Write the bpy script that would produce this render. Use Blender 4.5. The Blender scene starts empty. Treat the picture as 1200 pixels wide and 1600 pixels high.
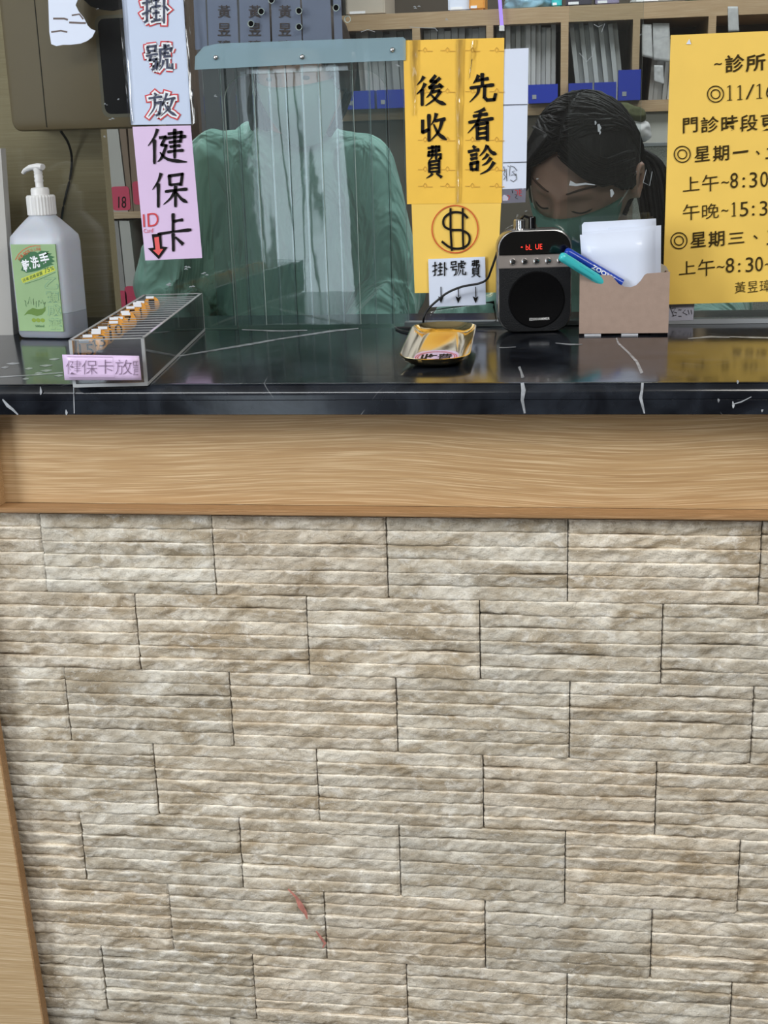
import bpy, bmesh, math, random
import numpy as np
from mathutils import Vector, Matrix, noise
random.seed(7)
C = bpy.context.scene.collection
SC = bpy.context.scene

# ------------------------------------------------------------------ camera
F_PX = 2050.0
PITCH, YAW, ROLL = (math.radians(a) for a in (16.125, -8.323, -1.749))
CAM = Vector((0.0, -1.2, 1.321))
_cp, _sp, _cy, _sy, _cr, _sr = math.cos(PITCH), math.sin(PITCH), math.cos(YAW), math.sin(YAW), math.cos(ROLL), math.sin(ROLL)
FW = Vector((_sy*_cp, _cy*_cp, -_sp)); RT0 = Vector((_cy, -_sy, 0)); UP0 = RT0.cross(FW)
RT = _cr*RT0 + _sr*UP0; UP = -_sr*RT0 + _cr*UP0
cd = bpy.data.cameras.new('camera'); cam = bpy.data.objects.new('camera', cd); C.objects.link(cam)
cd.sensor_fit = 'HORIZONTAL'; cd.sensor_width = 36; cd.lens = F_PX/1200*36; cd.clip_start = 0.02
cam.matrix_world = Matrix(((RT.x, UP.x, -FW.x, CAM.x), (RT.y, UP.y, -FW.y, CAM.y), (RT.z, UP.z, -FW.z, CAM.z), (0, 0, 0, 1)))
SC.camera = cam
SC.view_settings.view_transform = 'Standard'; SC.view_settings.look = 'None'
SC.view_settings.gamma = 1; SC.view_settings.use_curve_mapping = False
SC.view_settings.exposure = 0.0
SC.cycles.transparent_max_bounces = 64; SC.cycles.max_bounces = 14

def ray(x, y): return FW + RT*((x-600)/F_PX) - UP*((y-800)/F_PX)
def P(x, y, Y):                                   # photo direction met with the upright plane at depth Y
    d = ray(x, y); return CAM + d*((Y-CAM.y)/d.y)
def PZ(x, y, z):                                  # ... with the level plane at height z
    d = ray(x, y); return CAM + d*((z-CAM.z)/d.z)

# ------------------------------------------------------------------ light
w = bpy.data.worlds.new('world'); SC.world = w; w.use_nodes = True
w.node_tree.nodes['Background'].inputs[0].default_value = (0.75, 0.87, 1.0, 1)
w.node_tree.nodes['Background'].inputs[1].default_value = 1.0
def area(name, loc, target, sx, sy, power, col):
    l = bpy.data.lights.new(name, 'AREA'); l.shape = 'RECTANGLE'; l.size = sx; l.size_y = sy; l.energy = power; l.color = col
    o = bpy.data.objects.new(name, l); C.objects.link(o); o.location = loc
    o.rotation_euler = (Vector(target)-Vector(loc)).to_track_quat('-Z', 'Y').to_euler(); return o
area('left_key_light', (-2.35, -1.7, 1.75), (-0.1, 0.1, 0.95), 1.3, 1.5, 62, (0.93, 0.97, 1.0))  # added key light from the left front; no window stands there
area('ceiling_lamp_waiting', (0.9, -1.3, 2.52), (0.4, -0.7, 0), 1.2, 0.6, 34, (1.0, 0.97, 0.92))
area('ceiling_lamp_waiting_far', (-0.9, -2.2, 2.52), (-0.9, -2.2, 0), 1.2, 0.6, 22, (0.95, 0.98, 1.0))
area('ceiling_lamp_office', (0.3, 1.5, 2.52), (0.3, 1.5, 0), 1.2, 0.5, 24, (0.96, 0.98, 1.0))
area('ceiling_lamp_office_left', (-0.9, 1.3, 2.52), (-0.9, 1.3, 0), 0.8, 0.5, 11, (0.96, 0.98, 1.0))

# ------------------------------------------------------------------ helpers
def tag(o, label=None, cat=None, group=None, kind=None):
    if label: o['label'] = label
    if cat: o['category'] = cat
    if group: o['group'] = group
    if kind: o['kind'] = kind
    return o
def thing(name, loc, label, cat, group=None):
    o = bpy.data.objects.new(name, None); C.objects.link(o); o.location = loc; o.empty_display_size = .02
    return tag(o, label, cat, group)
def finish(name, bm, mats, parent=None, smooth=False, local=False):
    me = bpy.data.meshes.new(name); bmesh.ops.recalc_face_normals(bm, faces=bm.faces) if smooth != 'raw' else None
    bm.to_mesh(me); bm.free()
    return link(name, me, mats, parent, smooth, local)
def link(name, me, mats, parent=None, smooth=False, local=False):
    if not isinstance(mats, (list, tuple)): mats = [mats]
    me.materials.clear()
    for m in mats: me.materials.append(m)
    if smooth:
        me.polygons.foreach_set('use_smooth', [True]*len(me.polygons))
        if smooth == 'auto': me.set_sharp_from_angle(angle=math.radians(40))
    o = bpy.data.objects.new(name, me); C.objects.link(o)
    if parent:
        o.parent = parent
        if not local and parent.type == 'EMPTY':
            o.matrix_parent_inverse = (Matrix.Translation(parent.location) @ parent.rotation_euler.to_matrix().to_4x4()).inverted()
    return o
def new(): return bmesh.new()
def box(bm, x0, x1, y0, y1, z0, z1, M=None, mi=0):
    vs = [Vector((x, y, z)) for x in (x0, x1) for y in (y0, y1) for z in (z0, z1)]
    if M: vs = [M @ v for v in vs]
    v = [bm.verts.new(p) for p in vs]
    for f in ((0,1,3,2),(4,6,7,5),(0,4,5,1),(2,3,7,6),(0,2,6,4),(1,5,7,3)):
        bm.faces.new([v[i] for i in f]).material_index = mi
def prism(bm, pts, d, mi=0):                      # closed outline (world points) pushed along d
    a = [bm.verts.new(p) for p in pts]; b = [bm.verts.new(Vector(p)+Vector(d)) for p in pts]
    bm.faces.new(a).material_index = mi; bm.faces.new(b[::-1]).material_index = mi
    for i in range(len(a)):
        j = (i+1) % len(a); bm.faces.new((a[i], b[i], b[j], a[j])).material_index = mi
def rrect(x0, x1, y0, y1, r, n=8):
    o = []
    for cx, cy, a0 in ((x1-r, y1-r, 0), (x0+r, y1-r, 90), (x0+r, y0+r, 180), (x1-r, y0+r, 270)):
        for k in range(n+1):
            a = math.radians(a0+90*k/n); o.append((cx+r*math.cos(a), cy+r*math.sin(a)))
    return o
def loft(bm, rings, cap=True, mi=0, closed=True):
    R = [[bm.verts.new(p) for p in r] for r in rings]
    n = len(R[0])
    for a, b in zip(R, R[1:]):
        for i in range(n if closed else n-1):
            j = (i+1) % n; bm.faces.new((a[i], a[j], b[j], b[i])).material_index = mi
    if cap:
        bm.faces.new(R[0][::-1]).material_index = mi; bm.faces.new(R[-1]).material_index = mi
def tube(bm, pts, r, n=8, mi=0, flat=1.0):
    pts = [Vector(p) for p in pts]; rr = r if isinstance(r, (list, tuple)) else [r]*len(pts)
    rings = []
    for i, p in enumerate(pts):
        t = (pts[min(i+1, len(pts)-1)]-pts[max(i-1, 0)]).normalized()
        u = t.cross(Vector((0, 0, 1)) if abs(t.z) < .95 else Vector((1, 0, 0))).normalized(); v = t.cross(u)
        rings.append([p+(u*math.cos(a)+v*math.sin(a)*flat)*rr[i] for a in [2*math.pi*k/n for k in range(n)]])
    loft(bm, rings, True, mi)
def spline(pts, n=8):
    pts = [Vector(p) for p in pts]; q = [pts[0]]+pts+[pts[-1]]; out = []
    for i in range(1, len(q)-2):
        for k in range(n):
            t = k/n; a, b, c, d = q[i-1], q[i], q[i+1], q[i+2]
            out.append(.5*((2*b)+(c-a)*t+(2*a-5*b+4*c-d)*t*t+(3*b-a-3*c+d)*t**3))
    out.append(pts[-1]); return out
def lathe(bm, prof, c, n=32, mi=0, M=None, ribs=0, amp=0):
    rings = []
    for r, z in prof:
        rings.append([])
        for k in range(n):
            a = 2*math.pi*k/n; q = r*(1+(amp if ribs and k % 2 else 0))
            v = Vector((q*math.cos(a), q*math.sin(a), z)); v = (M @ v) if M else v
            rings[-1].append(v+Vector(c))
    loft(bm, rings, True, mi)

_glyphs = {}
def glyph(s, bold, shear):
    k = (s, bold, shear)
    if k not in _glyphs:
        c = bpy.data.curves.new('g', 'FONT'); c.body = s; c.offset = bold; c.resolution_u = 4
        o = bpy.data.objects.new('g', c); C.objects.link(o); bpy.context.view_layer.update()
        me = bpy.data.meshes.new_from_object(o.evaluated_get(bpy.context.evaluated_depsgraph_get()))
        vs = [(v.co.x, v.co.y+shear*v.co.x) for v in me.vertices]; fs = [tuple(p.vertices) for p in me.polygons]
        x0, x1 = min(v[0] for v in vs), max(v[0] for v in vs); y0, y1 = min(v[1] for v in vs), max(v[1] for v in vs)
        _glyphs[k] = ([((x-x0)/(x1-x0), (y-y0)/(y1-y0)) for x, y in vs], fs)
        bpy.data.objects.remove(o); bpy.data.curves.remove(c); bpy.data.meshes.remove(me)
    return _glyphs[k]
def write(bm, s, quad, fn, bold=0.0, shear=0.0, mi=0, clip=9):   # quad: ink box corners tl,tr,br,bl handed to fn -> world
    vs, fs = glyph(s, bold, shear); tl, tr, br, bl = [Vector(q) for q in quad]
    V = [bm.verts.new(fn(bl.lerp(br, u).lerp(tl.lerp(tr, u), v))) for u, v in vs]
    for f in fs:
        if max(vs[i][0] for i in f) > clip: continue
        try: bm.faces.new([V[i] for i in f]).material_index = mi
        except ValueError: pass
def bx(x0, y0, x1, y1, s=0.0):                    # pixel box with a little rise to the right
    return [(x0, y0+s*(x1-x0)/2), (x1, y0-s*(x1-x0)/2), (x1, y1-s*(x1-x0)/2), (x0, y1+s*(x1-x0)/2)]
def onY(Y): return lambda p: P(p[0], p[1], Y)
def stroke(bm, pts, wd, fn, mi=0):                # flat ribbon on a surface
    L, Rr = [], []
    for i, p in enumerate(pts):
        a = Vector(pts[max(i-1, 0)]).to_2d(); b = Vector(pts[min(i+1, len(pts)-1)]).to_2d(); d = (b-a).normalized()
        q = wd[i] if isinstance(wd, (list, tuple)) else wd
        n = Vector((-d.y, d.x))*q/2; c = Vector(p).to_2d(); L.append(bm.verts.new(fn(c+n))); Rr.append(bm.verts.new(fn(c-n)))
    for i in range(len(pts)-1): bm.faces.new((L[i], L[i+1], Rr[i+1], Rr[i])).material_index = mi
def sheetbm(bm, quad, Y, t=.0004, nx=8, ny=10, wave=0.0, mi=0, seed=0):
    tl, tr, br, bl = [P(q[0], q[1], Y) for q in quad]
    def pt(u, v, o):
        p = tl.lerp(tr, u).lerp(bl.lerp(br, u), v)
        p.y += o - wave*abs(noise.noise(Vector((u*3+seed, v*4, seed))))
        return p
    for o in (0, t):
        g = [[bm.verts.new(pt(i/nx, j/ny, o)) for i in range(nx+1)] for j in range(ny+1)]
        for j in range(ny):
            for i in range(nx): bm.faces.new((g[j][i], g[j][i+1], g[j+1][i+1], g[j+1][i])).material_index = mi
        if o == 0: g0 = g
    rim = lambda g: g[0]+[r[-1] for r in g[1:]]+g[-1][-2::-1]+[r[0] for r in g[-2:0:-1]]
    a, b = rim(g0), rim(g)
    for i in range(len(a)): bm.faces.new((a[i], a[(i+1) % len(a)], b[(i+1) % len(a)], b[i])).material_index = mi


KAI = {
'先': 'p38,8 30,22 20,34|h28,26 72,20|s50,2 50,44|h8,48 90,40|p38,46 34,66 8,92|z58,44 57,78 66,87 90,86 94,70',
'看': 'p66,4 48,10 26,14|h22,26 76,20|h6,44 96,34|p50,14 38,44 4,76|s38,48 38,98|z38,50 74,46 74,98|h40,64 72,62|h40,79 72,77|h40,93 72,92',
'診': 'd20,4 28,13|h4,24 42,18|h12,36 36,32|h12,48 36,44|s14,60 16,84|z14,61 36,57 34,82|h16,82 34,80|p68,4 58,22 42,38|n68,6 80,26 98,34|p70,32 62,42 50,50|p80,44 66,60 50,68|p90,58 72,82 44,96',
'後': 'p26,2 18,14 4,28|p30,24 20,42 2,58|s20,42 20,96|z62,2 48,18 66,20|z76,10 44,38 80,34|d74,26 86,40|p56,40 48,56 34,70|h52,53 80,49|p80,49 62,74 30,96|n48,60 70,82 98,94',
'收': 'z14,28 14,66 34,58|s36,6 36,98|p62,4 56,24 44,42|h56,30 94,24|p82,28 70,64 40,96|n52,40 70,74 98,94',
'費': 'z24,8 72,4 72,16 26,20 24,31 78,28 78,40 72,42|p42,0 40,34 26,46|s58,0 58,44|s28,50 28,84|z28,50 72,47 72,84|h30,61 70,59|h30,71 70,70|h30,82 70,81|p42,86 34,92 14,100|d58,86 84,99',
'健': 'p26,2 18,24 2,48|s18,30 18,98|z32,26 46,24 36,46 48,48 40,72|p40,72 34,84 26,92|n32,66 52,86 100,94|z54,16 86,12 84,38|h46,28 98,24|h54,40 84,37|h56,52 84,49|h50,66 92,62|s69,2 69,84',
'保': 'p26,2 18,24 2,48|s18,30 18,98|s48,8 50,38|z48,10 84,6 80,36|h50,36 80,34|h36,54 98,48|s65,38 65,98|p64,52 52,72 32,90|n66,54 80,74 98,86',
'卡': 's46,0 46,48|h46,22 76,18|h0,54 100,44|s46,52 47,100|d52,62 76,82',
'掛': 'h2,28 34,24|z20,2 20,88 12,92|h2,66 34,52|h40,20 66,16|s53,4 53,46|h36,42 70,38|h40,64 66,60|s53,50 53,88|h34,92 70,84|s82,2 82,98|d84,38 98,54',
'號': 's8,8 10,28|z8,9 38,6 36,26|h10,26 36,24|h2,42 46,36|z20,44 16,58 40,54 36,84 26,92|s70,0 70,18|h70,9 88,6|z52,20 96,16 92,26|p54,22 54,60 40,94|h60,36 86,32|z72,26 70,46 90,44|p66,58 62,78 50,96|z80,56 80,86 98,88 98,74',
'放': 'd22,2 30,12|h2,24 50,18|z26,42 46,38 40,84 30,90|p24,24 22,60 2,94|p66,4 60,24 48,44|h60,30 96,24|p86,28 74,62 44,94|n56,44 74,74 100,94'}
def brush(bm, s, quad, fn, wd=3.2, grow=0.0, mi=0):   # brush-written character, quad in photo pixels
    tl, tr, br, bl = [Vector(q) for q in quad]; mp = lambda x, y: bl.lerp(br, x/100).lerp(tl.lerp(tr, x/100), 1-y/100)
    for st in KAI[s].split('|'):
        k = st[0]; pts = [tuple(float(c) for c in p.split(',')) for p in st[1:].split()]
        if k in 'pnd' and len(pts) > 2: pts = [(p.x, p.y) for p in spline([(x, y, 0) for x, y in pts], 4)]
        elif k in 'hsd': (a, c), (e, g) = pts; pts = [(a+(e-a)*t, c+(g-c)*t-(1.2*math.sin(t*math.pi) if k == 'h' else 0)) for t in (0, .08, .5, .9, 1)]
        n = len(pts)-1; W_ = []
        for i in range(n+1):
            t = i/n; f = {'h': (.75, 1.0, .75, 1.15, .8)[i] if k == 'h' else 1, 's': (.9, 1.25, .95, 1.0, .7)[i] if k == 's' else 1, 'p': 1.25-1.0*t, 'n': .45+1.1*t if t < .86 else .35+3*(1-t), 'd': .5+.9*t, 'z': 1.0}[k]
            W_.append(wd*f+grow)
        P2 = [mp(*p) for p in pts]
        if k == 'z':                              # mitre by laying every leg on its own
            for a, c in zip(P2, P2[1:]):
                d = (c-a).normalized()*wd*.35; stroke(bm, [a-d, c+d], wd+grow, fn, mi)
        else:
            if grow: d0 = (P2[1]-P2[0]).normalized()*grow*.5; P2[0] = P2[0]-d0; d1 = (P2[-1]-P2[-2]).normalized()*grow*.5; P2[-1] = P2[-1]+d1
            stroke(bm, P2, W_, fn, mi)

# ------------------------------------------------------------------ materials
def nodes(name):
    m = bpy.data.materials.new(name); m.use_nodes = True; nt = m.node_tree
    return m, nt, nt.nodes['Principled BSDF']
def pm(name, col, rough=.5, metal=0, spec=.5, coat=0, bump=0, bscale=200, var=0, vscale=8, alpha=None, sub=0, trans=0):
    m, nt, b = nodes(name)
    b.inputs['Base Color'].default_value = (*col, 1); b.inputs['Roughness'].default_value = rough
    b.inputs['Metallic'].default_value = metal; b.inputs['Specular IOR Level'].default_value = spec
    b.inputs['Coat Weight'].default_value = coat; b.inputs['Coat Roughness'].default_value = .08
    b.inputs['Transmission Weight'].default_value = trans
    if sub: b.inputs['Subsurface Weight'].default_value = sub; b.inputs['Subsurface Scale'].default_value = .01
    tc = nt.nodes.new('ShaderNodeTexCoord')
    if var:
        n = nt.nodes.new('ShaderNodeTexNoise'); n.inputs['Scale'].default_value = vscale; n.inputs['Detail'].default_value = 6
        nt.links.new(tc.outputs['Object'], n.inputs['Vector'])
        r = nt.nodes.new('ShaderNodeValToRGB'); nt.links.new(n.outputs[0], r.inputs[0])
        r.color_ramp.elements[0].position = .3; r.color_ramp.elements[1].position = .7
        r.color_ramp.elements[0].color = (*[c*(1-var) for c in col], 1); r.color_ramp.elements[1].color = (*[min(1, c*(1+var)) for c in col], 1)
        nt.links.new(r.outputs[0], b.inputs['Base Color'])
    if bump:
        n = nt.nodes.new('ShaderNodeTexNoise'); n.inputs['Scale'].default_value = bscale; n.inputs['Detail'].default_value = 5
        nt.links.new(tc.outputs['Object'], n.inputs['Vector'])
        bp = nt.nodes.new('ShaderNodeBump'); bp.inputs['Strength'].default_value = bump; bp.inputs['Distance'].default_value = .002
        nt.links.new(n.outputs[0], bp.inputs['Height']); nt.links.new(bp.outputs[0], b.inputs['Normal'])
    return m
def clear(name, tint=(1, 1, 1), refl=1.6, rough=.015, haze=0.0, hazecol=(.7, .85, .9), bump=0):
    m, nt, b = nodes(name); nt.nodes.remove(b); out = nt.nodes['Material Output']
    t = nt.nodes.new('ShaderNodeBsdfTransparent'); t.inputs[0].default_value = (*tint, 1)
    g = nt.nodes.new('ShaderNodeBsdfGlossy'); g.inputs['Roughness'].default_value = rough
    f = nt.nodes.new('ShaderNodeFresnel'); f.inputs[0].default_value = 1.5
    mu = nt.nodes.new('ShaderNodeMath'); mu.operation = 'MULTIPLY'; mu.inputs[1].default_value = refl; mu.use_clamp = True
    nt.links.new(f.outputs[0], mu.inputs[0])
    mx = nt.nodes.new('ShaderNodeMixShader'); nt.links.new(mu.outputs[0], mx.inputs[0]); nt.links.new(t.outputs[0], mx.inputs[1]); nt.links.new(g.outputs[0], mx.inputs[2])
    if bump:
        tc = nt.nodes.new('ShaderNodeTexCoord'); n = nt.nodes.new('ShaderNodeTexNoise'); n.inputs['Scale'].default_value = 25
        nt.links.new(tc.outputs['Object'], n.inputs['Vector'])
        bp = nt.nodes.new('ShaderNodeBump'); bp.inputs['Strength'].default_value = bump; bp.inputs['Distance'].default_value = .002
        nt.links.new(n.outputs[0], bp.inputs['Height']); nt.links.new(bp.outputs[0], g.inputs['Normal'])
    last = mx
    if haze:
        d = nt.nodes.new('ShaderNodeBsdfDiffuse'); d.inputs[0].default_value = (*hazecol, 1)
        m2 = nt.nodes.new('ShaderNodeMixShader'); m2.inputs[0].default_value = haze
        nt.links.new(mx.outputs[0], m2.inputs[1]); nt.links.new(d.outputs[0], m2.inputs[2]); last = m2
    nt.links.new(last.outputs[0], out.inputs[0]); return m
def wood(name, c1, c2, c3, axis='X', rough=.42, scale=1.0):
    m, nt, b = nodes(name); N = nt.nodes.new; L = nt.links.new
    tc = N('ShaderNodeTexCoord'); big = N('ShaderNodeTexNoise'); big.inputs['Scale'].default_value = 2.6; big.inputs['Detail'].default_value = 1
    L(tc.outputs['Object'], big.inputs['Vector'])
    ad = N('ShaderNodeVectorMath'); ad.operation = 'MULTIPLY_ADD'; ad.inputs[1].default_value = (0.0, 0.0, 0.04) if axis == 'X' else (.1, .1, 0)
    L(big.outputs['Color'], ad.inputs[0]); L(tc.outputs['Object'], ad.inputs[2])
    def layer(s, det, lo, hi, th):
        mp = N('ShaderNodeMapping'); mp.inputs['Scale'].default_value = th
        L(ad.outputs[0], mp.inputs[0]); n = N('ShaderNodeTexNoise'); n.inputs['Scale'].default_value = s*scale; n.inputs['Detail'].default_value = det
        L(mp.outputs[0], n.inputs['Vector']); r = N('ShaderNodeMapRange'); r.inputs[1].default_value = lo; r.inputs[2].default_value = hi
        L(n.outputs[0], r.inputs[0]); return r.outputs[0]
    k = (.02, 1, 1) if axis == 'X' else (1, 1, .035)
    k2 = (.012, 1, 1) if axis == 'X' else (1, 1, .012)
    a = layer(330, 8, .22, .80, k); pz = layer(1050, 2, .50, .68, k2)
    m1 = N('ShaderNodeMix'); m1.data_type = 'RGBA'; L(a, m1.inputs[0]); m1.inputs[6].default_value = (*c1, 1); m1.inputs[7].default_value = (*c2, 1)
    m2 = N('ShaderNodeMix'); m2.data_type = 'RGBA'; L(pz, m2.inputs[0]); L(m1.outputs[2], m2.inputs[6]); m2.inputs[7].default_value = (*c3, 1)
    L(m2.outputs[2], b.inputs['Base Color']); b.inputs['Roughness'].default_value = rough
    bp = N('ShaderNodeBump'); bp.inputs['Strength'].default_value = .12; bp.inputs['Distance'].default_value = .001; L(pz, bp.inputs['Height']); L(bp.outputs[0], b.inputs['Normal'])
    return m
def stone_mat():
    m, nt, b = nodes('split_stone'); N = nt.nodes.new; L = nt.links.new
    tc = N('ShaderNodeTexCoord')
    def nz(sc, det, vs=(1, 1, 1), dist=0, rough=.55):
        mp = N('ShaderNodeMapping'); mp.inputs['Scale'].default_value = vs; L(tc.outputs['Object'], mp.inputs[0])
        n = N('ShaderNodeTexNoise'); n.inputs['Scale'].default_value = sc; n.inputs['Detail'].default_value = det; n.inputs['Distortion'].default_value = dist; n.inputs['Roughness'].default_value = rough
        L(mp.outputs[0], n.inputs['Vector']); return n.outputs[0]
    def rng(s, lo, hi, a=0, c=1):
        r = N('ShaderNodeMapRange'); r.inputs[1].default_value = lo; r.inputs[2].default_value = hi; r.inputs[3].default_value = a; r.inputs[4].default_value = c; L(s, r.inputs[0]); return r.outputs[0]
    def mix(f, a, c2):
        x = N('ShaderNodeMix'); x.data_type = 'RGBA'
        for s, i in ((f, 0), (a, 6), (c2, 7)):
            if isinstance(s, tuple): x.inputs[i].default_value = (*s, 1)
            elif isinstance(s, float): x.inputs[i].default_value = s
            else: L(s, x.inputs[i])
        return x.outputs[2]
    at = N('ShaderNodeAttribute'); at.attribute_name = 'tone'
    c = mix(rng(nz(24, 9, (.55, 1, 1.4), .9, .62), .38, .62), (.41, .335, .235), (.80, .75, .65))
    c = mix(rng(nz(44, 8, (.5, 1, 1.2), 1.2, .65), .48, .68, 0, .75), c, (.34, .275, .185))
    c = mix(rng(nz(7, 3), .5, .75, 0, .45), c, (.52, .51, .47))
    c = mix(rng(nz(70, 8, (.7, 1, 1.2), .8, .7), .52, .68, 0, .75), c, (.84, .81, .75))
    c = mix(rng(nz(420, 3), .60, .72, 0, .5), c, (.30, .26, .20))
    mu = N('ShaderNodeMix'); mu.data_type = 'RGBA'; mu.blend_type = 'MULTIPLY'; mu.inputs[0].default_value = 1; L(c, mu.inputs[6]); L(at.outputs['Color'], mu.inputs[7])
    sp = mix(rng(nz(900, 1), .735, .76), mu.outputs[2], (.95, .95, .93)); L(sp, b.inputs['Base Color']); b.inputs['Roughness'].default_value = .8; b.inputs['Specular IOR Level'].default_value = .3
    b1 = N('ShaderNodeBump'); b1.inputs['Strength'].default_value = .9; b1.inputs['Distance'].default_value = .0026; L(nz(75, 9, (.6, 1, 1.1), .5, .62), b1.inputs['Height'])
    b2 = N('ShaderNodeBump'); b2.inputs['Strength'].default_value = .8; b2.inputs['Distance'].default_value = .001; L(nz(520, 5), b2.inputs['Height']); L(b1.outputs[0], b2.inputs['Normal'])
    L(b2.outputs[0], b.inputs['Normal']); return m
def marble_mat():
    m, nt, b = nodes('black_marble'); N = nt.nodes.new; L = nt.links.new
    tc = N('ShaderNodeTexCoord'); n = N('ShaderNodeTexNoise'); n.inputs['Scale'].default_value = 14; n.inputs['Detail'].default_value = 8; n.inputs['Distortion'].default_value = 1.5
    L(tc.outputs['Object'], n.inputs['Vector'])
    r = N('ShaderNodeValToRGB'); L(n.outputs[0], r.inputs[0]); e = r.color_ramp.elements
    e[0].color = (.004, .005, .008, 1); e[0].position = .4; e[1].color = (.022, .027, .037, 1); e[1].position = .68
    v = N('ShaderNodeTexVoronoi'); v.feature = 'DISTANCE_TO_EDGE'; v.inputs['Scale'].default_value = 7; L(tc.outputs['Object'], v.inputs['Vector'])
    n2 = N('ShaderNodeTexNoise'); n2.inputs['Scale'].default_value = 16; L(tc.outputs['Object'], n2.inputs['Vector'])
    a = N('ShaderNodeMapRange'); a.inputs[1].default_value = .004; a.inputs[2].default_value = .0; L(v.outputs['Distance'], a.inputs[0])
    bb = N('ShaderNodeMapRange'); bb.inputs[1].default_value = .56; bb.inputs[2].default_value = .62; L(n2.outputs[0], bb.inputs[0])
    mu = N('ShaderNodeMath'); mu.operation = 'MULTIPLY'; L(a.outputs[0], mu.inputs[0]); L(bb.outputs[0], mu.inputs[1])
    x = N('ShaderNodeMix'); x.data_type = 'RGBA'; L(mu.outputs[0], x.inputs[0]); L(r.outputs[0], x.inputs[6]); x.inputs[7].default_value = (.18, .19, .2, 1)
    L(x.outputs[2], b.inputs['Base Color']); b.inputs['Roughness'].default_value = .13; b.inputs['Specular IOR Level'].default_value = .6
    n3 = N('ShaderNodeTexNoise'); n3.inputs['Scale'].default_value = 60; L(tc.outputs['Object'], n3.inputs['Vector'])
    bp = N('ShaderNodeBump'); bp.inputs['Strength'].default_value = .03; bp.inputs['Distance'].default_value = .002; L(n3.outputs[0], bp.inputs['Height']); L(bp.outputs[0], b.inputs['Normal'])
    return m
def emit(name, col, s):
    m, nt, b = nodes(name); b.inputs['Base Color'].default_value = (0, 0, 0, 1); b.inputs['Emission Color'].default_value = (*col, 1); b.inputs['Emission Strength'].default_value = s; return m
def cloth_mat(name, col):
    m, nt, b = nodes(name); N = nt.nodes.new; L = nt.links.new
    tc = N('ShaderNodeTexCoord'); mp = N('ShaderNodeMapping'); mp.inputs['Scale'].default_value = (1, 1, .35); L(tc.outputs['Object'], mp.inputs[0])
    n = N('ShaderNodeTexNoise'); n.inputs['Scale'].default_value = 12; n.inputs['Detail'].default_value = 3; n.inputs['Distortion'].default_value = 1.2; L(mp.outputs[0], n.inputs['Vector'])
    bp = N('ShaderNodeBump'); bp.inputs['Strength'].default_value = 1; bp.inputs['Distance'].default_value = .05; L(n.outputs[0], bp.inputs['Height']); L(bp.outputs[0], b.inputs['Normal'])
    b.inputs['Base Color'].default_value = (*col, 1); b.inputs['Roughness'].default_value = .85; b.inputs['Sheen Weight'].default_value = .2; return m
def hair_mat(name, col):
    m, nt, b = nodes(name); N = nt.nodes.new; L = nt.links.new
    tc = N('ShaderNodeTexCoord'); n = N('ShaderNodeTexNoise'); n.inputs['Scale'].default_value = 120; n.inputs['Detail'].default_value = 3; n.inputs['Distortion'].default_value = 1
    mp = N('ShaderNodeMapping'); mp.inputs['Scale'].default_value = (1, .25, .25); L(tc.outputs['Object'], mp.inputs[0]); L(mp.outputs[0], n.inputs['Vector'])
    bp = N('ShaderNodeBump'); bp.inputs['Strength'].default_value = .6; bp.inputs['Distance'].default_value = .003; L(n.outputs[0], bp.inputs['Height']); L(bp.outputs[0], b.inputs['Normal'])
    b.inputs['Base Color'].default_value = (*col, 1); b.inputs['Roughness'].default_value = .55; b.inputs['Specular IOR Level'].default_value = .2; return m

M = {}
M['stone'] = stone_mat(); M['marble'] = marble_mat()
M['oak'] = wood('oak_veneer', (.40, .235, .105), (.60, .40, .205), (.70, .51, .30))
M['oak_board'] = wood('oak_board', (.44, .29, .145), (.60, .43, .245), (.70, .54, .35))
M['oak_edge'] = wood('oak_edge', (.30, .165, .07), (.42, .24, .11), (.5, .3, .15))
M['panel'] = wood('laminate_panel', (.42, .33, .18), (.50, .40, .235), (.54, .44, .27), axis='X', rough=.6)
M['shelfwood'] = wood('shelf_wood', (.33, .22, .12), (.44, .31, .18), (.5, .38, .24))
M['darkwood'] = pm('dark_cabinet_board', (.085, .068, .05), .6, var=.2)
M['grout'] = pm('dark_joint', (.035, .03, .026), .9)
M['vein'] = pm('white_vein', (.36, .38, .41), .25, var=.5, vscale=90)
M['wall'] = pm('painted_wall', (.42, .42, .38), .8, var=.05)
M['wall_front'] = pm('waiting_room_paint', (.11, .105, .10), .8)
M['ceil'] = pm('ceiling_paint', (.7, .7, .68), .9)
M['floor'] = pm('floor_tile', (.16, .145, .125), .4, var=.1)
M['glass'] = clear('clear_glass', (.955, .975, .97), 1.7)
M['edge'] = pm('glass_edge', (.50, .60, .57), .25)
M['acryl'] = clear('clear_acrylic', (.975, .98, .985), 1.3, .03, .02, (.8, .82, .85))
M['acryl_edge'] = clear('acrylic_edge', (.8, .82, .84), 2.4, .08, .42, (.78, .8, .82))
M['strip'] = clear('soft_clear_strip', (.95, .98, .98), 2.2, .02, .03, (.5, .8, .85), bump=.02)
M['header'] = clear('frosted_bar', (.85, .95, 1.0), 1.2, .1, .46, (.42, .60, .68))
M['film'] = clear('clear_tape', (.99, .99, .99), 1.3, .12, .0, (.9, .9, .9), bump=.35)
M['residue'] = pm('tape_residue', (.30, .33, .35), .6)
M['paper_w'] = pm('white_paper', (.72, .79, .95), .55, coat=.25, var=.02)
M['paper_b'] = pm('pale_blue_paper', (.58, .67, .86), .5, coat=.4, var=.02)
M['paper_p'] = pm('pink_paper', (.74, .56, .82), .5, coat=.4, var=.03)
M['paper_y'] = pm('yellow_paper', (.95, .58, .075), .5, coat=.25, var=.05, vscale=25)
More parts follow.
